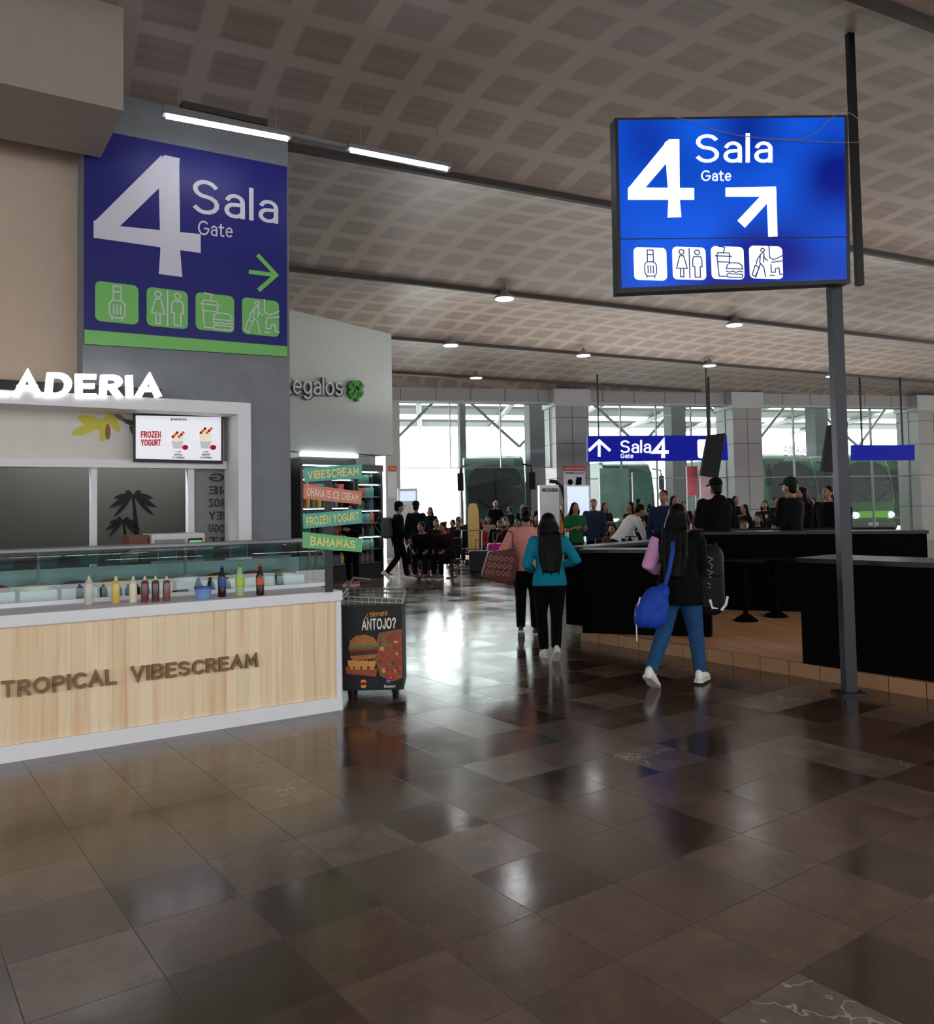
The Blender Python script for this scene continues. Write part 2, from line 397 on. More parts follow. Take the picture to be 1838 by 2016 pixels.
def words(pl, parent, items, name='lettering'):
    for it in items:
        q = MB(); q.stext(pl, it[0], it[1], it[2], it[3], it[4], it[5], it[6], it[7], it[8], **(it[9] if len(it) > 9 else {})); emit(q, name, parent)
def fuse(mb, vox, sm=3):
    me = bpy.data.meshes.new('f'); me.from_pydata(mb.v, [], mb.f)
    bm = bmesh.new(); bm.from_mesh(me); bmesh.ops.recalc_face_normals(bm, faces=bm.faces); bm.to_mesh(me); bm.free()
    ob = bpy.data.objects.new('f', me); COL.objects.link(ob)
    r = ob.modifiers.new('r', 'REMESH'); r.mode = 'VOXEL'; r.voxel_size = vox
    s = ob.modifiers.new('s', 'SMOOTH'); s.iterations = sm; s.factor = .5
    dg = bpy.context.evaluated_depsgraph_get(); m2 = bpy.data.meshes.new_from_object(ob.evaluated_get(dg))
    vs = [v.co.copy() for v in m2.vertices]; fs = [tuple(p.vertices) for p in m2.polygons]
    bpy.data.objects.remove(ob); bpy.data.meshes.remove(me); bpy.data.meshes.remove(m2)
    return vs, fs

# ------------------------------------------------------------------ people (built first)
DEF = dict(lean=0.0, dz=0.0, kL=(-.10, .02, .50), aL=(-.10, -.01, .09), kR=(.10, .02, .50), aR=(.10, -.01, .09), tL=0, tR=0,
           eL=(-.07, -.03, -.27), wL=(.0, .08, -.24), eR=(.07, -.03, -.27), wR=(.0, .08, -.24), hyaw=0.0)
POSES = {
    'stand': {},
    'walk': dict(lean=.05, kL=(-.09, .15, .52), aL=(-.09, .20, .09), kR=(.09, -.02, .50), aR=(.09, -.26, .19), tR=.7, eL=(-.07, -.10, -.25), wL=(.01, .0, -.25), eR=(.07, .04, -.27), wR=(-.01, .14, -.2)),
    'akimbo': dict(lean=.04, kL=(-.09, .14, .52), aL=(-.06, .18, .09), kR=(.07, -.02, .50), aR=(.03, -.22, .17), tR=.6, eL=(-.10, -.03, -.27), wL=(.09, .20, -.07), eR=(.15, -.03, -.23), wR=(-.12, .20, -.05)),
    'bagarm': dict(lean=.03, kL=(-.09, .0, .50), aL=(-.09, -.18, .14), tL=.4, kR=(.09, .13, .51), aR=(.09, .16, .09), eL=(-.13, -.05, -.24), wL=(-.02, .2, .02), eR=(.06, -.02, -.27), wR=(-.02, .15, -.16)),
    'sit': dict(dz=-.43, kL=(-.11, .42, .50), aL=(-.11, .44, .09), kR=(.11, .42, .50), aR=(.12, .40, .09), lean=.08, eL=(-.06, .02, -.27), wL=(.08, .2, -.04), eR=(.06, .02, -.27), wR=(-.08, .2, -.04)),
    'bend': dict(lean=.95, eL=(-.03, .08, -.26), wL=(.03, .10, -.2), eR=(.03, .10, -.26), wR=(-.03, .10, -.2)),
    'phone': dict(eL=(-.05, .03, -.27), wL=(.10, .20, .08), eR=(.05, .03, -.27), wR=(-.10, .20, .08)),
}
SKIN = (142, 98, 74)
def person(loc, H, head, pose, top, pants, shoe=(30, 30, 32), hair='short', haircol=(7, 6, 6), label='person', vox=.02,
           female=False, sleeve='long', coat=False, hood=False, group=None, skin=SKIN, over=None, cap=None, sleevecol=None, bulk=1.0, hairw=1.0, shk=1.0):
    S = H / 1.705; R = Matrix.Rotation(head, 3, 'Z'); loc = Vector(loc)
    ps = dict(DEF); ps.update(POSES[pose])
    if over: ps.update(over)
    dz, lean = ps['dz'], ps['lean']; piv = Vector((0, 0, .93 + dz)); RL = Matrix.Rotation(-lean, 3, 'X')
    def up(v): return RL @ (Vector(v) + Vector((0, 0, dz)) - piv) + piv
    RH = Matrix.Rotation(ps['hyaw'], 3, 'Z')
    def hd(v): v = Vector(v); return up(RH @ v)
    RHL = RL @ RH
    k = 12; bk = (bulk - 1) * .1
    def torso(mb, rg, e, m):
        mb.rings([[up(((rx * bulk + e) * cos(2 * pi * i / k), (ry * bulk + e) * sin(2 * pi * i / k) - (.01 if z > 1.2 else 0), z)) for i in range(k)] for z, rx, ry in rg], m)
    if female: TR = [(.80, .10, .09), (.88, .165, .115), (.95, .165, .115), (1.05, .135, .10), (1.13, .125, .09), (1.25, .145, .112), (1.34, .155, .10), (1.40, .13, .08), (1.45, .06, .055)]
    else: TR = [(.80, .10, .09), (.88, .155, .11), (.96, .152, .108), (1.08, .145, .10), (1.18, .155, .105), (1.28, .17, .112), (1.36, .175, .10), (1.42, .14, .08), (1.46, .06, .06)]
    sx = (.155 if female else .175) * (1 + (bulk - 1) * .8)
    sh = {-1: up((-sx, -.005, 1.375)), 1: up((sx, -.005, 1.375))}
    el = {-1: sh[-1] + Vector(ps['eL']), 1: sh[1] + Vector(ps['eR'])}
    wr = {-1: el[-1] + Vector(ps['wL']), 1: el[1] + Vector(ps['wR'])}
    hp = {-1: Vector((-.085, 0, .90 + dz)), 1: Vector((.085, 0, .90 + dz))}
    kn = {-1: Vector(ps['kL']), 1: Vector(ps['kR'])}; an = {-1: Vector(ps['aL']), 1: Vector(ps['aR'])}
    ms = mat('skin_%d_%d_%d' % skin, skin, .5, var=.06)
    b = MB(); torso(b, TR, -.012, ms)
    b.tube([up((0, -.012, 1.40)), up((0, 0, 1.50))], [.056, .05], ms, 10, True)
    b.sph(hd((0, .008, 1.605)), (.073, .090, .098), ms, 14, RHL)
    b.sph(hd((0, .036, 1.548)), (.054, .060, .066), ms, 12, RHL)
    b.tube([hd((0, .096, 1.60)), hd((0, .112, 1.568))], [.010, .015], ms, 8, True)
    for s in (-1, 1):
        b.sph(hd((s * .075, -.002, 1.588)), (.011, .020, .031), ms, 8, RHL)
        b.tube([sh[s], sh[s].lerp(el[s], .5), el[s], el[s].lerp(wr[s], .4), wr[s]], [.05, .045, .037, .037, .026], ms, 10, True)
        d = (wr[s] - el[s]).normalized(); d = (d + Vector((0, 0, -.25))).normalized()
        pn = Vector((-s, 0.25, 0)); pn = (pn - d * pn.dot(d)).normalized(); sd = d.cross(pn)
        b.sph(wr[s] + d * .052, (.036, .017, .055), ms, 10, Matrix((sd, pn, d)).transposed())
        b.tube([hp[s], hp[s].lerp(kn[s], .5), kn[s], kn[s].lerp(an[s], .35), an[s]], [.08, .068, .052, .052, .036], ms, 10, True)
        b.tube([an[s], an[s] + Vector((0, .10, -.045))], [.036, .03], ms, 8, True)
    vs, fs = fuse(b, vox)
    o = MB(); o.add(vs, fs, ms)
    hn = 'hair_%d_%d_%d' % haircol
    mh = mat(hn, haircol, .5, var=.3, scale=30, bump=.3, spec=.12)
    me_ = mat('eye_white', (225, 220, 215), .2); mi_ = mat('eye_iris', (35, 20, 14), .2); ml = mat('lips', (135, 70, 62), .4)
    for s in (-1, 1):
        o.sph(hd((s * .030, .086, 1.592)), (.013, .010, .009), me_, 8, RHL); o.sph(hd((s * .030, .094, 1.592)), .0055, mi_, 6)
        o.tube([hd((s * .016, .096, 1.612)), hd((s * .044, .086, 1.613))], [.004, .003], mh, 6)
    o.sph(hd((0, .093, 1.535)), (.022, .008, .008), ml, 8, RHL)
    for s in (-1, 1):
        d = (wr[s] - el[s]).normalized(); d = (d + Vector((0, 0, -.25))).normalized()
        pn = Vector((-s, 0.25, 0)); pn = (pn - d * pn.dot(d)).normalized(); sd = d.cross(pn)
        if sd.y < 0: sd = -sd
        for i, L in enumerate((.9, 1.0, .93, .75)):
            p = wr[s] + d * .088 + sd * (1.5 - i) * .018; dd = d.copy(); P = [p - d * .02, p]
            for q, l in enumerate((.034, .025, .019)):
                dd = (dd + pn * .38).normalized(); p = p + dd * l * L; P.append(p)
            o.tube(P, [.009, .009, .0085, .008, .0065], ms, 6)
        p = wr[s] + d * .03 + sd * .028; P = [p - sd * .012, p, p + (d * .7 + sd * .6 + pn * .3).normalized() * .032, p + (d * .7 + sd * .6 + pn * .3).normalized() * .032 + (d * .9 + sd * .2 + pn * .4).normalized() * .026]
        o.tube(P, [.012, .012, .010, .007], ms, 6)
    T = lambda vv: [loc + R @ (v * S) for v in vv]
    o.v = T(o.v)
    body = emit(o, 'person', base=loc, label=label, cat='person', group=group, smooth=True)
    def cloth(mb, name, m, sm=2, voxk=1.0):
        vs, fs = fuse(mb, vox * voxk, sm); q = MB(); q.add(T(vs), fs, m)
        return emit(q, name, parent=body, base=loc, smooth=True)
    mp = fabric(pants)
    t = MB(); torso(t, [(.79, .10, .09), (.86, .165, .118), (.93, .165, .115), (1.0, .15, .108)], .006, mp)
    for s in (-1, 1):
        t.tube([hp[s], hp[s].lerp(kn[s], .5), kn[s], kn[s].lerp(an[s], .45), an[s] + Vector((0, 0, .005))], [.098 + bk, .084 + bk * .8, .066 + bk * .5, .062 + bk * .4, .054 + bk * .3], mp, 12, False)
        t.sph(hp[s], (.098 + bk, .10 + bk, .1), mp, 10)
    cloth(t, 'trousers', mp)
    mt = fabric(top)
    t = MB(); hem = .86 if not coat else .76
    rg = [(hem, .17, .125)] + [(z, rx, ry) for z, rx, ry in TR if z > .9 and z < 1.44] + [(1.445, .075, .065)]
    torso(t, rg, .02 if coat else .013, mt)
    sv0 = t if sleevecol is None else MB(); msv = mt if sleevecol is None else fabric(sleevecol)
    for s in (-1, 1):
        sv = sv0 if s < 0 else t
        ex = (.018 if coat else .010) + bk * .4
        if sleeve == 'long': sv.tube([sh[s], sh[s].lerp(el[s], .5), el[s], el[s].lerp(wr[s], .45), wr[s]], [.056 + ex, .052 + ex, .046 + ex, .044 + ex, .036 + ex * .6], msv, 12, False)
        else: sv.tube([sh[s], sh[s].lerp(el[s], .35), sh[s].lerp(el[s], .75)], [.056 + ex, .056 + ex, .055 + ex], msv, 12, False)
        t.sph(sh[s] + (Vector((-s * .02, 0, 0)) if sleevecol else Vector()), .060 + ex, mt, 10)
    if hood: t.sph(up((0, -.075, 1.44)), (.11, .07, .07), mt, 12)
    cloth(t, 'jacket' if coat else 'shirt', mt)
    if sleevecol is not None: cloth(sv0, 'sleeve', msv)
    msh = mat('shoe_%d_%d_%d' % shoe, shoe, .5); sole = mat('shoe_sole', (205, 203, 198), .6)
    for s in (-1, 1):
        tp = ps['tL'] if s < 0 else ps['tR']; RR = Matrix.Rotation(-tp, 3, 'X') * shk
        q = MB(); rl = []
        for y, w, h0, h1 in ((-.075, .026, .02, .085), (-.05, .036, .012, .105), (0, .038, .012, .10), (.06, .042, .012, .075), (.12, .046, .012, .058), (.165, .038, .014, .045), (.185, .018, .02, .035)):
            rl.append([an[s] + RR @ Vector((w * cos(a) * (1 if sin(a) < 0 else .82), y, (h0 + h1) / 2 + (h1 - h0) / 2 * sin(a) - .09 / shk)) for a in [2 * pi * i / 12 for i in range(12)]])
        q.rings(rl, msh)
        pts = [(-.035, -.07), (-.04, .02), (-.05, .11), (-.035, .18), (0, .195), (.035, .18), (.05, .11), (.04, .02), (.035, -.07), (0, -.085)]
        q2 = MB(); q2.prism([an[s] + RR @ Vector((x, y, -.09 / shk)) for x, y in pts], RR @ Vector((0, 0, .026)), sole)
        q.v = T(q.v); so = emit(q, 'shoe', parent=body, base=loc, smooth=True)
        q2.v = T(q2.v); emit(q2, 'sole', parent=so, base=loc)
    h = MB(); h.sph(hd((0, -.016, 1.622)), (.083 * (1 + (hairw - 1) * .35), .094, .096), mh, 14, RHL); h.sph(hd((0, -.045, 1.56)), (.07 * hairw, .06, .06), mh, 12, RHL)
    if hair in ('long', 'verylong', 'mid'):
        zb = {'mid': 1.42, 'long': 1.22, 'verylong': 1.02}[hair]
        P = [hd((0, -.045, 1.64)), hd((0, -.075, 1.52)), up((0, -.125, (zb + 1.5) / 2)), up((0, -.15, zb))]
        wd = [.075, .092 * hairw, .10 * hairw, .05 * hairw]; rl = []
        for p, w in zip(P, wd): rl.append([p + RHL @ Vector((w * cos(2 * pi * i / 10), .042 * sin(2 * pi * i / 10), 0)) for i in range(10)])
        h.rings(rl, mh)
        for s in (-1, 1): h.tube([hd((s * .062, -.01, 1.63)), hd((s * .078 * hairw, -.02, 1.52)), up((s * .085 * hairw, -.07, 1.42))], [.03, .034, .026], mh, 8, True)
        if hairw > 1:
            for j in range(5): x_ = (j - 2) * .04 * hairw; h.tube([up((x_, -.11, 1.45)), up((x_ * 1.1, -.15, 1.22)), up((x_ * .8, -.16, zb + .02 * (j % 2) - .03))], [.03, .028, .010], mh, 7, True)
    if hair == 'bun': h.sph(hd((0, -.115, 1.66)), .045, mh, 10)
    if hair == 'pony':
        h.tube([hd((0, -.10, 1.64)), hd((0, -.15, 1.57)), up((0, -.15, 1.42))], [.03, .036, .015], mh, 8, True)
    cloth(h, 'hair', mh, 2, voxk=.8)
    if cap:
        mc = mat('cap_%d_%d_%d' % cap, cap, .8, spec=.1)
        q = MB(); q.rings([[hd(((.088 * f) * cos(2 * pi * i / 14), -.008 + (.10 * f) * sin(2 * pi * i / 14), z)) for i in range(14)] for f, z in ((1, 1.635), (1.02, 1.665), (.92, 1.70), (.6, 1.73), (.15, 1.74))], mc)
        q.prism([hd(p) for p in ((-.07, .07, 1.636), (-.055, .14, 1.628), (0, .165, 1.625), (.055, .14, 1.628), (.07, .07, 1.636))], Vector((0, 0, .008)), mc)
        q.v = T(q.v); emit(q, 'cap', parent=body, base=loc, smooth=True)
    return body

BLK = (24, 24, 27)
P_pink = ZP(1040, 1252); P_teal = ZP(1085, 1298); P_near = ZP(1342, 1350)
person(P_pink, 1.55, radians(-6), 'bagarm', (205, 138, 128), (22, 21, 24), hair='bun', female=True, vox=.013, bulk=1.16,
       label='person in salmon pink sweater walking away, handbag on forearm')
person(P_teal, 1.48, radians(2), 'akimbo', (22, 124, 148), (20, 20, 24), shoe=(225, 215, 210), hair='verylong', female=True, vox=.012, bulk=1.14, hairw=1.35,
       label='person with very long black hair in teal sweater walking away')
person(P_near, 1.55, radians(-30), 'walk', (26, 25, 28), (38, 74, 112), shoe=(228, 226, 222), hair='verylong', female=True, vox=.012, coat=True, sleevecol=(206, 150, 192), bulk=1.2, hairw=1.2, shk=1.18,
       over=dict(kL=(-.14, -.07, .50), aL=(-.20, -.30, .17), tL=.5, kR=(.11, .12, .51), aR=(.13, .18, .11), tR=0, eL=(-.09, -.07, -.25), wL=(.06, .22, -.06), eR=(-.01, .12, -.25), wR=(-.06, .2, .0)),
       label='person in black coat, pink sleeve and blue jeans striding with bags')
person(ZP(784, 1143), 1.70, radians(-80), 'walk', BLK, (20, 20, 23), shoe=(225, 225, 225), cap=(12, 12, 14), label='person in black with cap, backpack and white sneakers', vox=.017, bulk=1.12, shk=1.1)
person(ZP(821, 1130), 1.72, radians(-20), 'stand', (24, 40, 52), (22, 22, 26), shoe=(190, 60, 55), cap=(12, 16, 22), label='person in dark jacket with blue collar standing', vox=.018, coat=True)
person(ZP(694, 1152), 1.66, radians(150), 'phone', (20, 20, 22), (18, 18, 20), shoe=(190, 80, 75), label='person in black browsing beside the shop shelves', vox=.018)
person(ZP(1135, 1150), 1.62, radians(-160), 'phone', (30, 92, 52), (56, 50, 40), shoe=(140, 50, 40), hair='mid', label='person in green shirt holding a bag', vox=.018, sleeve='short', hairw=1.2)
person(GD(975, 29), 1.78, radians(180), 'stand', (26, 28, 32), (24, 24, 28), label='person in black t-shirt facing the hall', sleeve='short')
person(GD(1168, 19), 1.70, radians(165), 'stand', (38, 50, 66), (26, 28, 34), label='person in dark blue jacket standing among travellers', coat=True)
person(GD(1190, 21), 1.62, radians(200), 'phone', (58, 44, 44), (30, 30, 36), hair='long', female=True, label='person in brown top looking at a phone')
person(GD(1216, 15.0), 1.72, radians(-75), 'bend', (205, 207, 207), (40, 44, 54), label='person in white shirt bending over a table', over=dict(lean=.7))
person(GD(1306, 14.5), 1.80, radians(150), 'stand', (28, 40, 66), (26, 28, 34), label='person in navy jacket standing', coat=True)
person(GD(1327, 17), 1.72, radians(200), 'stand', (48, 42, 46), (30, 28, 34), hair='long', female=True, label='person in grey top with long hair standing')
person(GD(1409, 11.7, .12), 1.76, radians(20), 'phone', (22, 22, 26), (22, 22, 26), cap=(10, 10, 12), hood=True, coat=True, vox=.015, bulk=1.25, label='person in black hoodie and cap standing behind the bar')
person(GD(1556, 11.9, .12), 1.76, radians(40), 'phone', (24, 28, 28), (24, 24, 26), cap=(14, 46, 30), coat=True, vox=.016, bulk=1.2, label='person in dark jacket and green cap behind the bar')
person(GD(1578, 13.2, .12), 1.66, radians(100), 'phone', (20, 22, 26), (24, 24, 26), hair='mid', coat=True, vox=.018, label='person in dark jacket beside the bar')
person(GD(1630, 13.6, .12), 1.68, radians(120), 'stand', (24, 24, 27), (24, 24, 26), hair='pony', coat=True, bulk=1.15, label='person in black jacket with hair tied back')
person(GD(1383, 20), 1.66, radians(170), 'stand', (128, 54, 60), (28, 28, 34), hair='long', female=True, label='person in red top standing further into the hall')
person(GD(1086, 22), 1.66, radians(180), 'stand', (190, 120, 60), (30, 30, 34), cap=(170, 40, 40), label='person in orange top wearing a red cap')
person(GD(1108, 24), 1.60, radians(160), 'stand', (40, 44, 60), (30, 30, 34), hair='mid', female=True, label='person in blue grey top with shoulder length hair')
for i, (px_, y_, H_, hd_) in enumerate(((1448, 22, 1.74, 200), (1600, 21, 1.66, 140), (1527, 22, 1.68, 180), (1258, 21, 1.70, 230), (1345, 23, 1.62, 170), (1240, 18.2, 1.62, 120), (1280, 19, 1.56, 220), (1505, 19.8, 1.60, 150), (1665, 20, 1.70, 90), (1065, 25.5, 1.70, 180), (1028, 28.5, 1.62, 200), (846, 24.6, 1.60, 160), (1003, 28.8, 1.56, 120), (1465, 17.6, 1.52, 110))):
    person(GD(px_, y_), H_, radians(hd_), 'stand' if i % 2 else 'phone', ((30, 32, 36), (34, 36, 42), (44, 44, 52), (30, 34, 44), (54, 40, 44))[i % 5], (30, 30, 34), hair=('short', 'long', 'short', 'mid')[i % 4], female=i % 4 == 1, label='person in dark clothes standing in the waiting crowd', vox=.022)

mblk = mat('black_metal', (20, 20, 22), .4, .4); mseat = mat('seat_vinyl', (22, 23, 27), .5)
def bench(loc, ang, n):
    loc = Vector(loc); d = Vector((cos(ang), sin(ang), 0)); pl = Pl(loc, d)
    th = thing('waiting_bench', loc, 'black metal beam bench with vinyl seats in the waiting area', 'bench', 'waiting area benches')
    w = .56; L = n * w
    q = MB(); q.bx(pl, -L / 2, L / 2, .30, .36, -.05, .05, mblk); emit(q, 'beam', th)
    for i in range(n):
        u = -L / 2 + w * (i + .5)
        q = MB(); q.bx(pl, u - .24, u + .24, .38, .42, -.2, .25, mseat); q.bx(pl, u - .24, u + .24, .50, .88, -.27, -.22, mseat); q.bx(pl, u - .02, u + .02, .35, .55, -.25, -.2, mblk)
        emit(q, 'seat', th, bevel=.012)
    for u in (-L / 2 + .2, L / 2 - .2):
        q = MB(); q.bx(pl, u - .025, u + .025, 0.02, .31, -.03, .03, mblk); q.bx(pl, u - .03, u + .03, 0, .03, -.28, .28, mblk); emit(q, 'leg', th)
    return pl, w, L
seatcols = [(28, 30, 34), (60, 40, 44), (34, 44, 60), (140, 40, 44), (44, 46, 50), (150, 130, 100), (24, 26, 30), (90, 60, 40)]
cnames = ('dark', 'maroon', 'navy', 'red', 'grey', 'beige', 'black', 'brown')
si = 0
for (bxp, by, ba, bn, occ) in ((880, 22.4, 0.0, 4, (0, 1, 2, 3)), (980, 23.8, .05, 5, (0, 1, 2, 3, 4)), (925, 26.6, .05, 7, (0, 1, 2, 3, 4, 5, 6)), (858, 19.0, -.35, 2, (0, 1)), (1018, 21.4, .1, 2, (0, 1)), (1080, 26.6, .1, 3, (0, 1, 2)),
                                (1225, 17.0, .1, 2, (0, 1)), (1490, 15.5, .15, 4, (0, 1, 2)), (1560, 18.5, .1, 4, (0, 1, 2, 3))):
    pl, w, L = bench(GD(bxp, by), ba, bn)
    for i in occ:
        u = -L / 2 + w * (i + .5); c = seatcols[si % 8]; si += 1
        hrs = ['short', 'long', 'short', 'bun', 'mid'][si % 5]
        person(pl.W(u, 0, .02), 1.60 + .05 * (si * 3 % 4), ba + pi + random.uniform(-.3, .3), 'sit', c, (26, 28, 34), hair=hrs, female=hrs != 'short', bulk=1.0 + .08 * (si % 4),
               label='person seated on the waiting bench in %s clothing' % cnames[(si - 1) % 8], vox=.024,
               over=dict(hyaw=random.uniform(-.8, .8), lean=random.uniform(-.05, .4)), cap=(170, 30, 30) if si == 4 else None)

# ------------------------------------------------------------------ planes
C0 = ZP(154, 1480); C1 = ZP(672, 1398); CP = Pl(C1, C1 - C0)
angC = math.atan2(CP.d.y, CP.d.x)
WP = CP.off(-2.45)
RG = Pl(ZP(770, 660, 5.6), ZP(770, 660, 5.6) - ZP(572, 625, 5.6))
FA = Pl(ZP(785, 762, 5.6), ZP(1688, 778, 5.6) - ZP(785, 762, 5.6))
SA = radians(27)
sd = Vector((cos(SA), sin(SA), 0)); sn = Vector((-sin(SA), cos(SA), 0))
deckA = ZP(1143, 1260); deckB = ZP(1665, 1348); DK = Pl(deckA, deckB - deckA)
angD = math.atan2(DK.d.y, DK.d.x)

# ------------------------------------------------------------------ shell
q = MB(); q.add([(-26, -14, 0), (34, -14, 0), (34, 46, 0), (-26, 46, 0)], [(0, 1, 2, 3)], floor_mat(angD))
emit(q, 'floor', kind='structure', recalc=False)
q = MB(); q.add([(-60, 34.5, .015), (80, 34.5, .015), (80, 120, .015), (-60, 120, .015)], [(0, 1, 2, 3)], mat('yard_concrete', (206, 206, 202), .8))
emit(q, 'floor_yard', kind='structure', recalc=False)
cm = ceiling_mat(SA)
SE = 13.55; SPC = 4.6; q = MB()
def nmax(s):
    p = sd * s; den = sn.dot(FA.n); return (FA.p - p).dot(FA.n) / den
ss = [-22 + i * 2.0 for i in range(32)]; nn = []
for kk in range(-4, 5):
    for j in range(12): nn.append((SE + SPC * (kk + j / 12), j / 12))
nn.append((SE + SPC * 5, 0))
rows = []
for s in ss:
    mx = nmax(s); rows.append([sd * s + sn * min(n, mx) + Vector((0, 0, 5.6 + .26 * sin(pi * t) if n < mx else 5.6)) for n, t in nn])
W_ = len(nn); vs = [v for r in rows for v in r]
fs = [(i * W_ + j, (i + 1) * W_ + j, (i + 1) * W_ + j + 1, i * W_ + j + 1) for i in range(len(ss) - 1) for j in range(W_ - 1)]
q.add(vs, fs, cm); emit(q, 'ceiling', kind='structure', smooth=True, recalc=False)
mdark = mat('dark_rail', (60, 55, 52), .5, .3)
ti = 1
for kk in range(-3, 3):
    n = SE + SPC * kk; q = MB()
    pl = Pl(sn * n, sd)
    ok = [s for s in range(-20, 36) if nmax(s) > n + .3]
    q.bx(pl, min(ok), max(ok), 5.53, 5.60, -.04, .04, mdark); emit(q, 'trim_%d' % ti, kind='structure'); ti += 1

mpan = mat('grey_cladding', (160, 160, 157), .45, var=.06); mpan2 = mat('pale_cladding', (186, 188, 186), .4, var=.05); mjoint = mat('cladding_joint', (96, 96, 96), .6)
zb = FA.hit(900, 790)[1]; q = MB(); q.bx(FA, FA.u(758), FA.u(2050), zb, 6.1, -.5, 0, mpan)
for i in range(26):
    u = FA.u(790) + i * 1.2; q.bx(FA, u - .012, u + .012, zb + .01, 5.6, 0, .004, mjoint)
q.bx(FA, FA.u(758), FA.u(2050), zb - .03, zb + .02, -.5, .02, mpan2)
emit(q, 'trim_%d' % ti, kind='structure'); ti += 1
def column(pl, x0, x1, cap=True, lab='grey clad square column with panel joints', dep=.9, ztop=5.6, m=None):
    m = m or mpan
    u0, u1 = pl.u(x0), pl.u(x1); base = pl.W((u0 + u1) / 2, 0, .1)
    th = thing('column', base, lab, 'column', 'hall columns')
    q = MB(); q.bx(pl, u0, u1, 0, ztop, -dep, .25, m)
    for z in (1.3, 2.5, 3.7, 4.6): q.bx(pl, u0 - .004, u1 + .004, z, z + .025, -dep - .004, .254, mjoint)
    q.bx(pl, (u0 + u1) / 2 - .012, (u0 + u1) / 2 + .012, 0, ztop, .25, .254, mjoint)
    emit(q, 'shaft', th)
    if cap:
        q = MB(); q.bx(pl, u0 - .06, u1 + .06, zb - .15, ztop, -dep - .05, .32, mpan2); emit(q, 'capital', th)
column(FA, 1090, 1155); column(FA, 1437, 1493); column(FA, 1800, 1860)
FB = FA.off(-7); mout = mat('outdoor_column_grey', (92, 94, 94), .6)
column(FB, 1040, 1070, False, 'slim grey column outside the glass', .5, 6.6, mout); column(FB, 1318, 1346, False, 'slim grey column outside the glass', .5, 6.6, mout)
column(FB, 903, 915, False, 'thin steel post of the bus canopy', .15, 6.6, mout); column(FB, 1600, 1625, False, 'slim grey column outside the glass', .5, 6.6, mout)

gl = glassmat('facade_glass', (222, 229, 227), .01, fk=.08)
mfr = mat('steel_frame', (124, 126, 126), .4, .4)
def window(n, x0, x1, divs, z0=0.0, zs=(2.5,), t=.02):
    q = MB(); u0, u1 = FA.u(x0), FA.u(x1)
    q.bx(FA, u0, u1, z0, zb, -.32, -.30, gl)
    for i in range(divs + 1):
        u = u0 + (u1 - u0) * i / divs; q.bx(FA, u - t, u + t, z0, zb, -.36, -.26, mfr)
    for z in (z0 + .02,) + zs + (zb - .03,):
        q.bx(FA, u0, u1, z - t * .8, z + t * .8, -.35, -.27, mfr)
    emit(q, 'window_%d' % n, kind='structure')
window(1, 1157, 1437, 4); window(2, 1493, 1800, 4); window(3, 1860, 2000, 2); window(4, 787, 1088, 3, 2.9, (), .015)
q = MB(); q.bx(FA, FA.u(758), FA.u(787), 0, zb, -.5, .05, mpan2); emit(q, 'wall_far', kind='structure')

mwh = mat('white_steel', (156, 156, 154), .5); mslab = mat('canopy_slab', (134, 133, 130), .7)
th = thing('canopy', FB.W(8, 0, -6), 'white steel bus canopy with slanted beams outside the hall', 'canopy')
q = MB()
for i in range(4): q.bx(FA, -30, 40, 6.55, 6.7, -3.4 - i * 6.4, -.6 - i * 6.4, mslab)
emit(q, 'roof_slab', th)
for i in range(9):
    q = MB(); u = -8 + i * 4.4; a = FA.W(u, 6.3, -1); b = FA.W(u + 4.5, 6.4, -24); q.tube([a, b], .14, mwh, 6)
    emit(q, 'beam', th)
for i in range(6):
    q = MB(); u = -5 + i * 6; q.tube([FA.W(u, 4.3, -9), FA.W(u + 2.2, 6.4, -9.5)], .07, mwh, 6); q.tube([FA.W(u, 4.3, -9), FA.W(u - 2.2, 6.4, -9.5)], .07, mwh, 6)
    emit(q, 'brace', th)

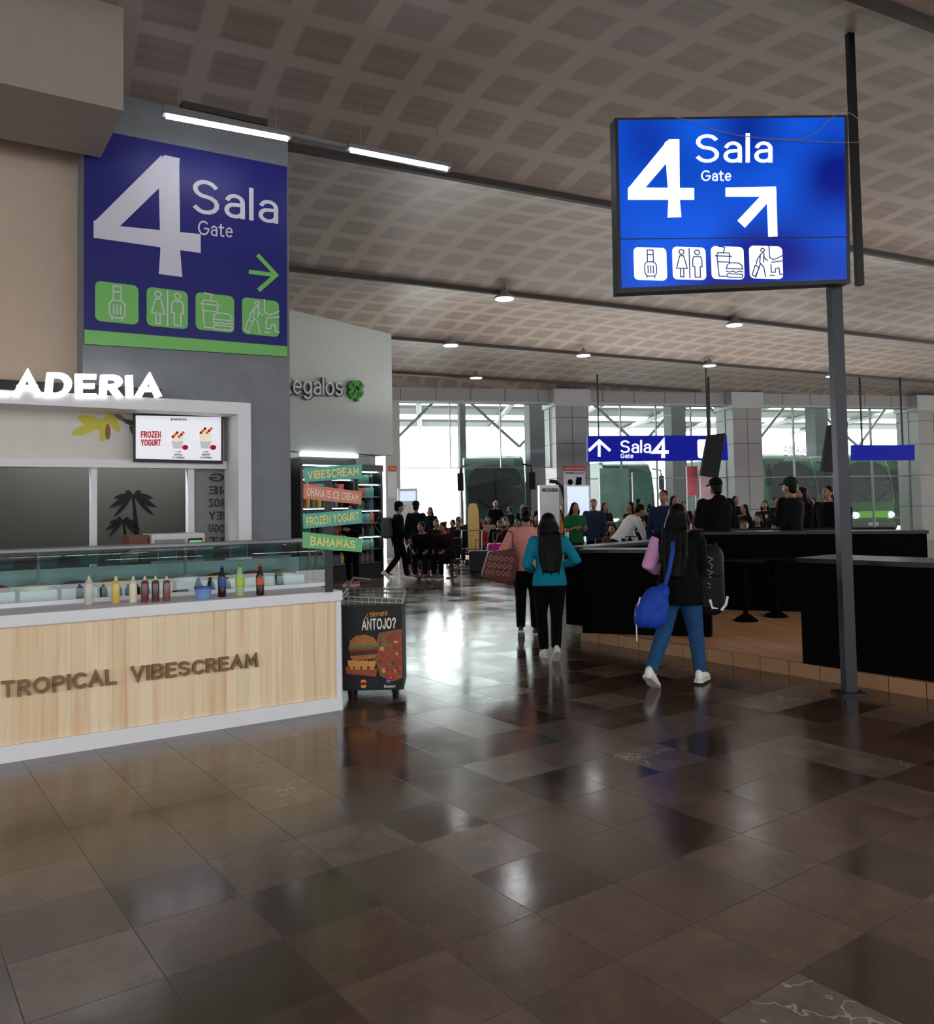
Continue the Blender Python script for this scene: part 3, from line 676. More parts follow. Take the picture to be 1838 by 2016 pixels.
def bus(loc, ang, c1, c2, lab, L=9):
    loc = Vector(loc); pl = Pl(loc, (cos(ang), sin(ang)))
    mb_ = mat('bus_%d_%d_%d' % c1, c1, .3, spec=.3); m2 = mat('bus_%d_%d_%d' % c2, c2, .3, spec=.3); mg = mat('bus_glass', (18, 28, 24), .3, spec=.3, var=.7, scale=.8); mk = mat('tyre_rubber', (16, 16, 16), .8, spec=.2)
    th = thing('bus', loc, lab, 'bus', 'coaches outside')
    prof = [(0.02, .35), (-.06, 1.2), (-.10, 1.5), (.0, 2.4), (.18, 3.1), (.45, 3.55), (.9, 3.7), (L - .3, 3.7), (L, 3.4), (L, .4)]
    q = MB(); q.prism([pl.W(-1.25, z, -y) for y, z in prof], pl.d * 2.5, mb_); emit(q, 'body', th, bevel=.12)
    W0 = [(-1.10, 1.5, .14), (1.10, 1.5, .14), (1.12, 2.4, .04), (1.02, 2.9, -.09), (.8, 3.2, -.2), (.4, 3.33, -.27), (-.4, 3.33, -.27), (-.8, 3.2, -.2), (-1.02, 2.9, -.09), (-1.12, 2.4, .04)]
    q = MB(); q.prism([pl.W(*p) for p in W0], pl.n * -.12, mg); q.bx(pl, -.012, .012, 1.5, 2.9, .1, .15, mk); emit(q, 'windshield', th)
    for s in (-1, 1): q = MB(); q.tube([pl.W(s * .1, 1.48, .16), pl.W(s * .75, 1.9, .13)], .018, mk, 5); emit(q, 'wiper', th)
    q = MB(); q.bx(pl, -1.2, 1.2, .32, .62, -.1, .12, mat('bus_bumper', (40, 44, 42), .5)); q.bx(pl, -.26, .26, .45, .6, .12, .13, mat('plate', (160, 160, 155), .5)); emit(q, 'bumper', th)
    q = MB(); q.fill(pl, (-1.25, .8, 1.25, 1.4), [(0.02, 0), (.98, 0), (.8, .5), (.2, .5)], .14, .1, m2); emit(q, 'grille', th)
    for s in (-1, 1):
        q = MB(); q.sph(pl.W(s * .92, .92, .10), (.22, .10, .16), mat('headlight', (235, 238, 240), .15, em=1.2), 12); emit(q, 'headlight', th, smooth=True)
        q = MB(); q.tube([pl.W(s * 1.1, 3.3, .1), pl.W(s * 1.42, 3.2, .35), pl.W(s * 1.45, 2.9, .35)], .04, mk, 6); q.bx(pl, s * 1.45 - .12, s * 1.45 + .12, 2.25, 2.95, .3, .4, mk); emit(q, 'mirror', th)
        for y in (2.2, L - 2.3):
            q = MB(); q.cyl(pl.W(s * 1.0, .48, -y), pl.W(s * 1.27, .48, -y), .48, mk, 20); q.cyl(pl.W(s * 1.27, .48, -y), pl.W(s * 1.285, .48, -y), .24, mfr, 12); emit(q, 'wheel', th)
        q = MB(); q.prism([pl.W(s * 1.252, z, -y) for y, z in ((.5, 1.9), (L - .6, 1.9), (L - .6, 3.0), (.7, 3.0))], pl.d * s * .01, mg); emit(q, 'side_window', th)
        q = MB(); q.prism([pl.W(s * 1.252, z, -y) for y, z in ((1.2, .7), (3.5, .7), (6.5, 1.8), (4.2, 1.8))], pl.d * s * .012, m2); emit(q, 'stripe', th)
bus(GD(976, 34.0), .08, (34, 66, 54), (60, 92, 78), 'dark green coach with large windshield parked outside')
bus((14.2, 36.5, 0), .25, (16, 76, 40), (110, 170, 36), 'green coach with lime stripes parked outside the glass')
bus((18.0, 37.5, 0), .25, (30, 96, 40), (130, 190, 40), 'green coach with lime stripes parked outside the glass')
bus((7.9, 40.5, 0), .25, (44, 78, 66), (70, 110, 84), 'grey green coach parked outside the glass')
bus((21.8, 38.5, 0), .25, (18, 80, 40), (120, 176, 36), 'green coach with lime stripes parked outside the glass')

# ------------------------------------------------------------------ kiosk wall / pillar
mcon = mat('grey_stucco', (122, 126, 130), .75, var=.22, scale=3.5, bump=.25)
mbeige = mat('beige_wall', (196, 176, 158), .7)
uL, uR = WP.u(163, 600), WP.u(570, 700); uO = WP.u(483, 900); zk = WP.hit(400, 797)[1]
q = MB(); q.bx(WP, uL, uR, zk, 5.95, -2.0, 0, mcon); q.bx(WP, uO, uR, 0, zk, -2.0, 0, mcon); emit(q, 'wall_left', kind='structure')
q = MB(); q.bx(WP, uL - 6, uL, zk, 5.95, -1.2, -.35, mbeige); emit(q, 'wall_side', kind='structure')
q = MB(); q.bx(WP, uL - 6, uO, 0, zk + .3, -1.9, -1.6, mbeige); emit(q, 'wall_back', kind='structure')
BH = WP.off(1.2); q = MB(); a = BH.hit(243, 218)
q.bx(BH, a[0] - 6, a[0], a[1], 6.0, -1.1, 0, mat('bulkhead_paint', (158, 146, 138), .6)); emit(q, 'wall_bulkhead', kind='structure')

mwhite = mat('white_paint', (226, 226, 230), .45, var=.03)
th = thing('kiosk_portal', WP.W(uO - 1, 0, .1), 'white framed ice cream kiosk opening set in grey wall', 'kiosk')
q = MB(); q.bx(WP, uL - 3, uO, zk - .10, zk + .02, -.3, .18, mwhite); q.bx(WP, uO - .13, uO, 0, zk - .10, -.3, .18, mwhite); emit(q, 'frame', th)
WH = WP.off(-.3)
mmural = mat('mural_white', (216, 212, 204), .6)
q = MB(); r = rpx(WH, 100, 812, 474, 915); q.bx(WH, uL - 3, WH.u(474), r[1], zk, -.05, 0, mmural); emit(q, 'header_panel', th)
my = mat('leaf_yellow', (206, 196, 70), .6); mol = mat('leaf_brown', (150, 94, 62), .6); mgr = mat('leaf_green', (60, 84, 66), .6)
for i_, (cx, cy, rx, a, m) in enumerate(((185, 832, 34, 20, my), (205, 845, 26, 100, my), (168, 845, 28, 160, my), (222, 830, 24, 60, my), (212, 850, 16, 90, mol), (236, 822, 14, 30, mol), (458, 835, 22, 70, mgr), (465, 858, 18, 110, mgr), (256, 832, 16, 200, mgr), (262, 850, 14, 240, mgr))):
    q = MB(); t = radians(a); P = []
    for i in range(12):
        x = rx * cos(2 * pi * i / 12); y = rx * .33 * sin(2 * pi * i / 12); P.append((cx + x * cos(t) - y * sin(t), cy + x * sin(t) + y * cos(t)))
    q.px(WH, P, .003 + .0008 * i_, .002, m); emit(q, 'painted_leaf', th)
q = MB(); r = rpx(WH, 100, 907, 440, 924); q.bx(WH, uL - 3, WH.u(440), r[1], WH.hit(300, 907)[1], -.05, .12, mwhite); emit(q, 'crossbeam', th)
for (a, b) in ((178, 190), (368, 380)):
    q = MB(); q.bx(WH, WH.u(a), WH.u(b), 0, r[1], -.06, .04, mwhite); emit(q, 'post', th)
WB = WP.off(-.9); mgb = mat('grey_backdrop', (56, 56, 53), .6, spec=.2); mgb2 = mat('grey_glass_panel', (118, 120, 120), .4)
q = MB(); q.bx(WB, uL - 3, WB.u(372), 0, zk, -.05, 0, mgb); emit(q, 'backdrop', th)
q = MB(); q.bx(WH, WH.u(380), WH.u(466), 0, r[1], -.05, -.02, mgb2); emit(q, 'side_panel', th)
mbt = mat('print_black', (12, 12, 13), .6, spec=.1); mgt = mat('print_grey', (62, 62, 64), .6, spec=.1)
def palm(x, y0, y1, s):
    q = MB(); q.px(WB, [(x - 4 * s + 10, y1), (x + 4 * s + 10, y1), (x + 2 * s, y0), (x - 2 * s, y0)], .004, .003, mbt)
    for a in (0, 35, 70, 110, 145, 180, 215, -30):
        t = radians(a); L = 36 * s; P = []
        for i in range(9):
            f = i / 8; P.append((x + L * f * cos(t), y0 - L * f * sin(t) * .7 + 18 * s * f * f))
        Q = [(p[0], p[1] + 9 * s * sin(pi * i / 8)) for i, p in enumerate(P)]
        q.px(WB, P + Q[::-1][1:-1], .004 + a * .00001, .003, mbt)
    emit(q, 'palm_print', th)
palm(262, 975, 1080, 1.3); palm(242, 1025, 1085, .95)
for i, t in enumerate(('IG', 'NE', 'FROZ', 'NEY', 'YOGU', 'RT')):
    q = MB(); q.sr(WH, t, 412, 932 + i * 25, 452, 948 + i * 25, -.012, .006, mgt, .2, mirror=True); emit(q, 'printed_lettering', th)
mled = mat('lit_white_letters', (250, 250, 252), .4, em=1.6, var=.01)
WQ = WP.off(.2); th = thing('shop_letter_sign', WQ.W(WQ.u(200), zk + .02, 0), 'illuminated white channel letters above kiosk frame', 'sign')
q = MB(); q.stext(WQ, 'HELADERIA', (-150, 724), (318, 736), (318, 784), (-150, 786), 0, .07, mled, .25, gap=.12, jit=.10); emit(q, 'lettering', th)
q = MB(); q.bx(WQ, WQ.u(-160), WQ.u(321), zk + .02, zk + .12, -.12, -.08, mblk); emit(q, 'mounting_bar', th)

mnavy = mat('navy_sign', (32, 32, 112), .4, var=.04, spec=.3); mwt = mat('sign_white', (206, 204, 216), .5, var=.02, spec=.3); mgn = mat('sign_green', (112, 186, 94), .4, var=.03)
def icons(q_, pl, R4, ox, mbg, mln, th_, f, parent):
    for i, (x0, y0, x1, y1) in enumerate(R4):
        q = MB()
        r = rpx(pl, x0, y0, x1, y1); w = (r[2] - r[0]) * f
        q.fill(pl, r, rr(0, 0, 1, 1, .13), ox, .006, mbg); o = ox + th_
        S = lambda pts, cl=False: q.stroke(pl, r, pts, w, o, th_, mln, cl)
        if i == 0:
            S([(.41, .56), (.41, .92), (.59, .92), (.59, .56)]); S([(.41, .78), (.59, .78)]); S(rr(.32, .12, .68, .56, .13), True)
            for x in (.42, .5, .58): S([(x, .22), (x, .44)])
            S([(.38, .12), (.38, .07)]); S([(.62, .12), (.62, .07)])
        elif i == 1:
            S(circ(.27, .84, .075), True); S([(.21, .72), (.33, .72), (.43, .34), (.11, .34)], True); S([(.22, .34), (.22, .08), (.32, .08), (.32, .34)]); S([(.5, .05), (.5, .95)])
            S(circ(.74, .84, .075), True); S([(.64, .71), (.84, .71), (.88, .62), (.88, .4), (.82, .4), (.82, .08), (.66, .08), (.66, .4), (.6, .4), (.6, .62)], True)
        elif i == 2:
            S([(.12, .70), (.62, .70)]); S([(.16, .70), (.2, .8), (.54, .8), (.58, .70)]); S([(.17, .70), (.22, .08), (.42, .08)]); S([(.37, .8), (.42, .97), (.22, 1.0)]); S([(.19, .52), (.55, .52)]); S([(.56, .70), (.55, .5)])
            S([(.45, .32), (.48, .44), (.58, .5), (.82, .5), (.92, .44), (.95, .32)], True); S([(.44, .25), (.54, .21), (.64, .25), (.74, .21), (.84, .25), (.96, .23)]); S(rr(.46, .06, .94, .16, .04), True)
        else:
            S(circ(.4, .87, .055), True); S([(.42, .79), (.33, .74), (.30, .48), (.42, .34), (.46, .06)]); S([(.44, .76), (.42, .50)]); S([(.32, .46), (.26, .28), (.16, .08)]); S([(.42, .68), (.50, .58), (.54, .56)]); S([(.31, .70), (.22, .56), (.20, .44)])
            S([(.06, .10), (.17, .04), (.27, .34), (.16, .40)], True); S([(.60, 1), (.60, .66)]); S([(.60, .66), (.72, .58), (1, .72)]); S([(.66, .50), (1, .56)]); S([(.64, .44), (.64, .20), (.76, .20), (.78, .32), (.88, .34), (.90, .14), (1, .14)]); S([(.60, .10), (.74, .10)])
        emit(q, 'pictogram', parent)
u0, u1 = WP.u(166, 500), WP.u(564, 500); zbt = WP.hit(563, 703)[1]
th = thing('gate_sign', WP.W((u0 + u1) / 2, zbt, .03), 'large navy wall sign with white numeral, green arrow and green pictograms', 'sign')
q = MB(); q.uz(WP, [WP.hit(165, 253), WP.hit(563, 330), WP.hit(563, 703), WP.hit(165, 678)], .03, .03, mnavy); emit(q, 'panel', th)
q = MB(); q.px(WP, [(165, 650), (563, 683), (563, 703), (165, 678)], .034, .004, mgn); emit(q, 'green_band', th)
q = MB(); o_ = .036
q.px(WP, [(310, 318), (322, 308), (352, 314), (351, 330), (353, 500), (357, 547), (311, 541), (314, 495)], o_, .006, mwt)
q.px(WP, [(183, 436), (230, 447), (393, 463), (393, 500), (183, 470)], o_ + .001, .006, mwt)
q.px(WP, [(183, 440), (316, 308), (318, 366), (232, 450), (200, 452)], o_ + .002, .006, mwt)
emit(q, 'numeral', th)
words(WP, th, [('Sala', (378, 350), (545, 382), (545, 443), (378, 421), o_, .006, mwt, .125, dict(gap=.12)), ('Gate', (388, 435), (456, 444), (456, 470), (388, 464), o_, .006, mwt, .12, dict(gap=.10))])
q = MB(); q.stroke_uz(WP, [WP.hit(491, 537), WP.hit(538, 543)], .045, o_, .006, mgn); q.stroke_uz(WP, [WP.hit(507, 506), WP.hit(541, 543), WP.hit(509, 571)], .045, o_ + .001, .006, mgn); emit(q, 'arrow', th)
icons(None, WP, [(186, 554, 271, 641), (287, 566, 368, 650), (383, 576, 459, 657), (474, 586, 547, 665)], .036, mgn, mwt, .004, .032, th)

WT = WP.off(-.12); mscr = mat('screen_white', (232, 234, 240), .3, em=.45, var=.01, spec=.2); mred = mat('print_red', (196, 22, 30), .6, em=.1, spec=.1)
th = thing('menu_television', WT.W(WT.u(350), WT.hit(350, 910)[1], 0), 'wall mounted television with a white frozen yogurt menu', 'television')
q = MB(); q.px(WT, [(264, 815), (438, 818), (438, 913), (264, 909)], 0, .06, mblk); emit(q, 'case', th)
q = MB(); q.px(WT, [(267, 818), (435, 821), (435, 907), (267, 903)], .004, .004, mscr); emit(q, 'screen', th)
R_q = lambda x0, y0, x1, y1: ((x0, y0), (x1, y0), (x1, y1), (x0, y1))
words(WT, th, [('FROZEN',) + R_q(277, 849, 316, 862) + (.012, .004, mred, .24, dict(gap=.10)), ('YOGURT',) + R_q(277, 865, 316, 878) + (.012, .004, mred, .24, dict(gap=.10)), ('BAHAMA',) + R_q(336, 823, 367, 828) + (.007, .003, mbt, .2),
               ('SMALL',) + R_q(343, 893, 359, 897) + (.007, .003, mbt, .2), ('MEDIUM',) + R_q(397, 893, 413, 897) + (.007, .003, mbt, .2)])
for x in (351, 405):
    for t, a, b, c, d in (('1 PZ', 5, 888, 5, 891), ('+2 TOPPING', 12, 899, 12, 903)): q = MB(); q.textr(WT, t, x - a, b, x + c, d, .007, .003, mbt, .02); emit(q, 'lettering', th)
for x, hh in ((350, 0), (405, 8)):
    q = MB(); mcup = mat('cup_print', (200, 200, 206), .4, em=.3); q.px(WT, [(x - 13, 868), (x + 11, 868), (x + 7, 883), (x - 9, 883)], .007, .003, mcup)
    q.px(WT, circ(x - 2, 862 - hh / 2, 13, 8 + hh / 2), .009, .003, mat('yogurt_print', (240, 225, 200), .5, em=.4))
    for i in range(6): q.px(WT, circ(x - 10 + i * 4, 860 - (i % 3) * 4 - hh, 3, 3, 8), .011, .003, [mred, mat('print_orange', (230, 140, 50), .5)][i % 2])
    q.px(WT, circ(x + 14, 881, 6, 5, 12), .011, .003, mred); emit(q, 'picture', th)

# ------------------------------------------------------------------ ice cream counter
mpine = plank_mat('pine_cladding', angC, .085, (228, 202, 164), (240, 220, 186), (216, 170, 124))
uc0 = CP.hit(154, 1450)[0] - 3.2; uc1 = 0.0; zl = .845; zt_ = .925
th = thing('ice_cream_counter', CP.W(-2, 0, -.5), 'pine clad ice cream counter with white ledge and brown lettering', 'counter')
q = MB(); q.bx(CP, uc0, uc1, .10, zl, -1.15, -.02, mpine); emit(q, 'pine_front', th)
q = MB(); q.bx(CP, uc0, uc1 + .01, 0, .105, -1.15, 0, mwhite); emit(q, 'plinth', th)
q = MB(); q.bx(CP, uc0, uc1 + .015, zl, zt_, -1.16, .015, mwhite); q.bx(CP, -.035, uc1 + .008, .1, zl, -1.15, .0, mwhite); emit(q, 'ledge', th, bevel=.008)
mbr = mat('bronze_letters', (128, 98, 56), .5, .1)
words(CP, th, [('TROPICAL', (2, 1342), (228, 1316), (230, 1348), (2, 1376), .01, .03, mbr, .2, dict(gap=.14, jit=.05)), ('VIBESCREAM', (258, 1312), (508, 1286), (508, 1313), (258, 1344), .01, .03, mbr, .2, dict(gap=.14, jit=.05))])
gcase = glassmat('case_glass', (215, 236, 234), .10); mteal = mat('teal_trim', (44, 120, 118), .4)
ue = CP.off(-.6).u(632, 1100)
th = thing('display_case', CP.W(-2, zt_, -.8), 'curved glass ice cream display case with teal interior on the counter', 'display case')
prof = [(-.47, zt_), (-.48, 1.05), (-.50, 1.12), (-.54, 1.18), (-.60, 1.23), (-.69, 1.265), (-.80, 1.285), (-1.1, 1.29)]
q = MB(); vs = []
for i, (o, z) in enumerate(prof): vs += [CP.W(uc0, z, o), CP.W(ue, z, o)]
fs = [(2 * i, 2 * i + 1, 2 * i + 3, 2 * i + 2) for i in range(len(prof) - 1)]
q.add(vs, fs, gcase)
emit(q, 'curved_glass', th, smooth=True)
q = MB(); q.add([CP.W(ue, z, o) for o, z in prof] + [CP.W(ue, zt_, -1.1)], [tuple(range(len(prof) + 1))], gcase); emit(q, 'end_glass', th)
q = MB()
for (o, z), (o2, z2) in zip(prof[:-1], prof[1:]): q.tube([CP.W(ue, z, o), CP.W(ue, z2, o2)], .010, mfr, 6)
emit(q, 'edge_trim', th)
q = MB(); q.bx(CP, uc0, ue + .01, 1.285, 1.305, -1.14, -.80, mfr); q.bx(CP, uc0, ue + .01, zt_, zt_ + .03, -.50, -.455, mwhite); q.bx(CP, uc0, ue, zt_, 1.14, -1.14, -1.11, mat('case_back', (150, 166, 166), .3, .3)); emit(q, 'case_frame', th)
i = 0; u = ue - .02
while u > uc0 + .3:
    q = MB(); q.bx(CP, u - .14, u, 1.16, 1.275, -1.13, -1.105, mteal if i % 2 else mat('dark_trim', (36, 46, 48), .4)); emit(q, 'trim_tile', th); u -= .15; i += 1
for i in range(5):
    u = ue - .03 - i * 1.05; q = MB(); q.bx(CP, u - .01, u + .01, zt_, 1.28, -.80, -.78, mfr); emit(q, 'support', th)
tubcol = [(235, 220, 190), (180, 70, 80), (90, 50, 36), (240, 236, 228), (150, 190, 120), (220, 160, 80), (120, 90, 140)]
for i in range(14):
    u = ue - .25 - i * .27; m1 = mat('tub_steel', (170, 174, 176), .3, .7)
    th = thing('ice_cream_tub', CP.W(u, zt_ + .002, -.85), 'steel tub filled with ice cream inside the display case', 'ice cream tub', 'ice cream tubs in the case')
    q = MB(); q.bx(CP, u - .12, u + .12, zt_ + .002, zt_ + .09, -1.05, -.66, m1); emit(q, 'tub', th)
    c = tubcol[i % 7]; q = MB(); q.sph(CP.W(u, zt_ + .09, -.85), (.11, .16, .045), mat('icecream_%d' % (i % 7), c, .6, bump=.5, scale=20), 12, Matrix.Rotation(angC, 3, 'Z')); emit(q, 'ice_cream', th, smooth=True)
def bottle(px, top, bot, liquid, label_c, capc, lab, kind='soda'):
    p = ZP(px, bot, zt_ + .001); S = (bot - top) / F * p.y / .25; th = thing('bottle', p, lab, 'bottle')
    m = mat('liquid_%d_%d_%d' % liquid, liquid, .15, spec=.5)
    R_ = .034 if kind == 'soda' else .036
    pr = [(R_ * .8, 0), (R_, .01), (R_ * .93, .06), (R_, .12), (R_ * .98, .15), (R_ * .7, .185), (.014, .215), (.012, .235)] if kind == 'soda' else [(R_ * .9, 0), (R_, .01), (R_, .17), (R_ * .8, .2), (.012, .21)]
    q = MB(); q.lathe(p, [(a * S, b * S) for a, b in pr], m); emit(q, 'bottle_body', th, smooth=True)
    if kind == 'soda':
        q = MB(); q.lathe(p, [(R_ * 1.02 * S, .085 * S), (R_ * 1.03 * S, .09 * S), (R_ * 1.03 * S, .14 * S), (R_ * 1.02 * S, .145 * S)], mat('label_%d_%d_%d' % label_c, label_c, .4)); emit(q, 'paper_label', th, smooth=True)
    q = MB(); q.lathe(p, [(.016 * S, .233 * S), (.016 * S, .25 * S)] if kind == 'soda' else [(.018 * S, .208 * S), (.006 * S, .25 * S)], mat('cap_c_%d_%d_%d' % capc, capc, .4)); emit(q, 'cap', th, smooth=True)
bottle(437, 1115, 1175, (22, 18, 24), (30, 60, 150), (30, 60, 170), 'dark cola bottle with blue label and cap')
bottle(472, 1112, 1174, (150, 190, 130), (180, 200, 50), (60, 150, 60), 'clear green lemon soda bottle with yellow label')
bottle(512, 1112, 1172, (44, 18, 12), (190, 76, 50), (180, 50, 40), 'cola bottle with orange red label')
for x, c in ((228, (206, 176, 90)), (262, (214, 208, 180)), (285, (110, 56, 56)), (306, (86, 56, 60)), (328, (124, 76, 74)), (175, (190, 190, 182))):
    bottle(x, 1134, 1188 - (x - 228) * .05, c, c, (210, 208, 200), 'squeezable %s syrup bottle on the counter ledge' % ('coloured' if x > 270 else 'pale'), 'syrup')
p = ZP(400, 1178, zt_ + .001); th = thing('plastic_container', p, 'small clear plastic container with blue lid on the ledge', 'container')
q = MB(); q.lathe(p, [(.05, 0), (.06, .07)], mat('cup_clear_blue', (110, 150, 200), .3)); emit(q, 'cup', th)
q = MB(); q.lathe(p + Vector((0, 0, .07)), [(.066, 0), (.066, .015)], mat('lid_blue', (40, 80, 170), .4)); emit(q, 'lid', th)
BK = WP.off(.75); q = MB(); q.bx(BK, uL - 3, BK.u(470), 0, .95, -.5, 0, mat('back_counter_laminate', (150, 140, 128), .5)); emit(q, 'back_counter', label='laminate back counter behind the ice cream case', cat='counter')
r = rpx(BK, 300, 1052, 405, 1100); th = thing('coffee_machine', BK.W((r[0] + r[2]) / 2, .95, -.2), 'white and steel espresso machine on back counter', 'coffee machine')
q = MB(); q.bx(BK, r[0], r[2], .95, r[3], -.42, -.03, mat('machine_white', (206, 206, 204), .3)); emit(q, 'housing', th, bevel=.01)
q = MB(); rd = rpx(BK, 372, 1060, 400, 1078); q.bx(BK, rd[0], rd[2], rd[1], rd[3], -.03, -.022, mblk); q.bx(BK, rd[0] + .01, rd[2] - .01, rd[1] + .02, rd[3] - .02, -.022, -.018, mat('lcd_green', (90, 190, 120), .3, em=.8)); emit(q, 'display', th)
q = MB(); q.bx(BK, r[0] + .03, r[0] + .28, r[3] - .16, r[3] - .05, -.03, 0, mfr)
for i in range(3): q.cyl(BK.W(r[0] + .08 + i * .08, r[3] - .2, .0), BK.W(r[0] + .08 + i * .08, r[3] - .15, .0), .018, mblk)
emit(q, 'group_head', th)
q = MB(); rb = rpx(BK, 258, 1055, 297, 1100); q.bx(BK, rb[0], rb[2], .95, rb[3], -.4, -.1, mat('brown_box', (112, 70, 48), .6)); emit(q, 'storage_box', label='brown wooden box beside the espresso machine', cat='box')

pp = ZP(648, 1166, zt_); SPN = Pl(pp + Vector((0, -.02, 0)), (1, 0.12))
th = thing('board_signpost', pp, 'black post with four coloured wooden boards and hand lettering', 'sign')
q = MB(); ztp = SPN.hit(648, 930)[1]; q.bx(SPN, -.03, .03, zt_, ztp, -.06, -.02, mat('post_black', (20, 22, 24), .5)); emit(q, 'post', th)
mtb = mat('board_teal', (92, 172, 156), .6, var=.15, scale=15); mcb = mat('board_coral', (210, 128, 104), .6, var=.15, scale=15); mgb3 = mat('board_green', (104, 184, 124), .6, var=.15, scale=15); mye = mat('paint_yellow', (236, 222, 134), .6); mcr = mat('paint_cream', (236, 226, 214), .6)
for t, Q, m, mt_, w_ in (('VIBESCREAM', [(598, 921), (712, 914), (713, 942), (599, 949)], mtb, mye, .2), ('OHANA IS ICE CREAM', [(598, 953), (712, 968), (711, 993), (597, 982)], mcb, mcr, .17),
                  ('FROZEN YOGURT', [(596, 1012), (712, 1002), (713, 1030), (597, 1041)], mtb, mye, .18), ('BAHAMAS', [(596, 1047), (713, 1060), (712, 1087), (595, 1078)], mgb3, mye, .2)):
    q = MB(); q.px(SPN, Q, .01, .025, m); bo = emit(q, 'board', th)
    c = [(Q[0][0] + 7, Q[0][1] + 6), (Q[1][0] - 6, Q[1][1] + 5), (Q[2][0] - 6, Q[2][1] - 6), (Q[3][0] + 7, Q[3][1] - 5)]
    if t == 'BAHAMAS': c[0] = (611, c[0][1] + 2); c[3] = (611, c[3][1] + 1); c[1] = (699, c[1][1] - 1); c[2] = (699, c[2][1] - 1)
    q = MB(); q.stext(SPN, t, *c, .014, .006, mt_, w_, gap=.12, jit=.05); emit(q, 'lettering', bo)

# ------------------------------------------------------------------ cart with food poster
CT = Pl(ZP(732, 1378), (1, .03)); x0, x1 = CT.u(673, 1300), CT.u(794, 1300)
th = thing('food_cart', CT.W((x0 + x1) / 2, 0, -.25), 'wheeled cart with a dark fast food poster and wire basket', 'cart')
zc0, zc1 = CT.hit(730, 1360)[1], CT.hit(730, 1190)[1]
q = MB(); q.bx(CT, x0, x1, zc0, zc1, -.5, -.01, mat('cart_panel', (44, 46, 48), .5)); emit(q, 'body', th, bevel=.01)
mpost = mat('poster_dark', (28, 28, 31), .4, var=.1, spec=.2)
q = MB(); q.bx(CT, x0 + .01, x1 - .01, zc0 + .01, zc1 - .01, -.01, 0, mpost); emit(q, 'poster', th)
mor = mat('paint_orange', (222, 150, 50), .5); mpz = mat('pizza', (150, 66, 34), .5, var=.9, scale=34); mcrust = mat('crust', (130, 78, 40), .5, var=.5, scale=20); mpep = mat('pepperoni', (120, 30, 24), .5, var=.4, scale=40); mbun = mat('bun', (170, 100, 44), .5, var=.4, scale=20); mlet = mat('lettuce', (84, 120, 50), .5, var=.7, scale=50)
mcheese = mat('cheese', (206, 150, 70), .5, var=.4, scale=30); mtom = mat('tomato', (150, 40, 30), .5, var=.5, scale=40); mpatty = mat('patty', (66, 36, 26), .6, var=.5, scale=40)
q = MB(); q.stext(CT, '¿tienes', (720, 1206), (764, 1200), (762, 1214), (718, 1218), .006, .005, mor, .12, gap=.06); emit(q, 'lettering', th)
q = MB(); q.stext(CT, 'ANTOJO?', (712, 1219), (779, 1215), (779, 1237), (712, 1241), .006, .005, mcr, .2, gap=.10); emit(q, 'lettering', th)
def pic(pts, o, m, name='food_picture'):
    q = MB(); q.px(CT, pts, o, .002, m); emit(q, name, th)
rf = random.Random(5)
pic([(745, 1246), (791, 1238), (792, 1334), (772, 1342), (748, 1330), (736, 1292)], .003, mcrust); pic([(750, 1252), (791, 1244), (791, 1327), (772, 1334), (752, 1321), (742, 1290)], .004, mpz)
for i in range(24):
    x, y = rf.uniform(748, 788), rf.uniform(1252, 1324); pic(circ(x, y, rf.uniform(2, 6), rf.uniform(2, 5), 9), .005 + .0002 * i, (mpep, mcheese, mtom, mlet)[i % 4])
for pts, o, m in (([(688, 1262), (700, 1252), (718, 1249), (736, 1255), (743, 1268), (688, 1273)], .0045, mbun), ([(686, 1272), (746, 1267), (747, 1273), (730, 1279), (686, 1280)], .005, mlet), ([(689, 1278), (744, 1273), (744, 1279), (689, 1284)], .0052, mtom), ([(688, 1283), (743, 1278), (742, 1289), (689, 1294)], .0054, mpatty), ([(689, 1292), (742, 1287), (738, 1296), (694, 1301)], .0056, mbun), ([(684, 1300), (740, 1302), (738, 1312), (686, 1312)], .0058, mcheese), ([(680, 1312), (742, 1316), (740, 1332), (682, 1326)], .006, mpz)):
    pic(pts, o, m)
for i in range(7): pic([(692 + i * 7, 1300 + i % 3), (696 + i * 7, 1299), (694 + i * 7 + i % 2 * 3, 1318), (690 + i * 7 + i % 2 * 3, 1318)], .0062, mcheese)
q = MB(); q.px(CT, [(709, 1343), (712, 1338), (719, 1338), (722, 1343)], .006, .004, mor); q.px(CT, [(709, 1349), (722, 1349), (719, 1354), (712, 1354)], .006, .004, mor); q.sr(CT, 'BURGER', 709, 1343.5, 722, 1346, .006, .004, mred, .2); q.sr(CT, 'KING', 711, 1346.5, 720, 1349, .006, .004, mred, .2)
emit(q, 'logo', th); q = MB()
q.px(CT, [(768, 1329), (775, 1334), (770, 1340), (763, 1335)], .010, .004, mred); q.px(CT, [(763, 1335), (770, 1340), (765, 1346), (758, 1341)], .010, .004, mat('logo_blue', (30, 90, 160), .4)); q.px(CT, circ(765, 1340, 1.2), .012, .004, mcr); q.px(CT, circ(769, 1333, 1.2), .012, .004, mcr); q.textr(CT, "Domino's", 756, 1348, 778, 1353, .006, .004, mcr, .02)
emit(q, 'logo', th)
mwire = mat('basket_wire', (150, 146, 138), .35, .8); zc2 = zc1 + .07; q = MB()
P = [CT.W(x0 - .0, zc2 + .02, -.5), CT.W(x1, zc2 - .0, -.5), CT.W(x1, zc2 - .03, -.0), CT.W(x0, zc2, -.0)]
for z in (0, -.035): q.tube([p + Vector((0, 0, z)) for p in P + P[:1]], .006, mwire, 6)
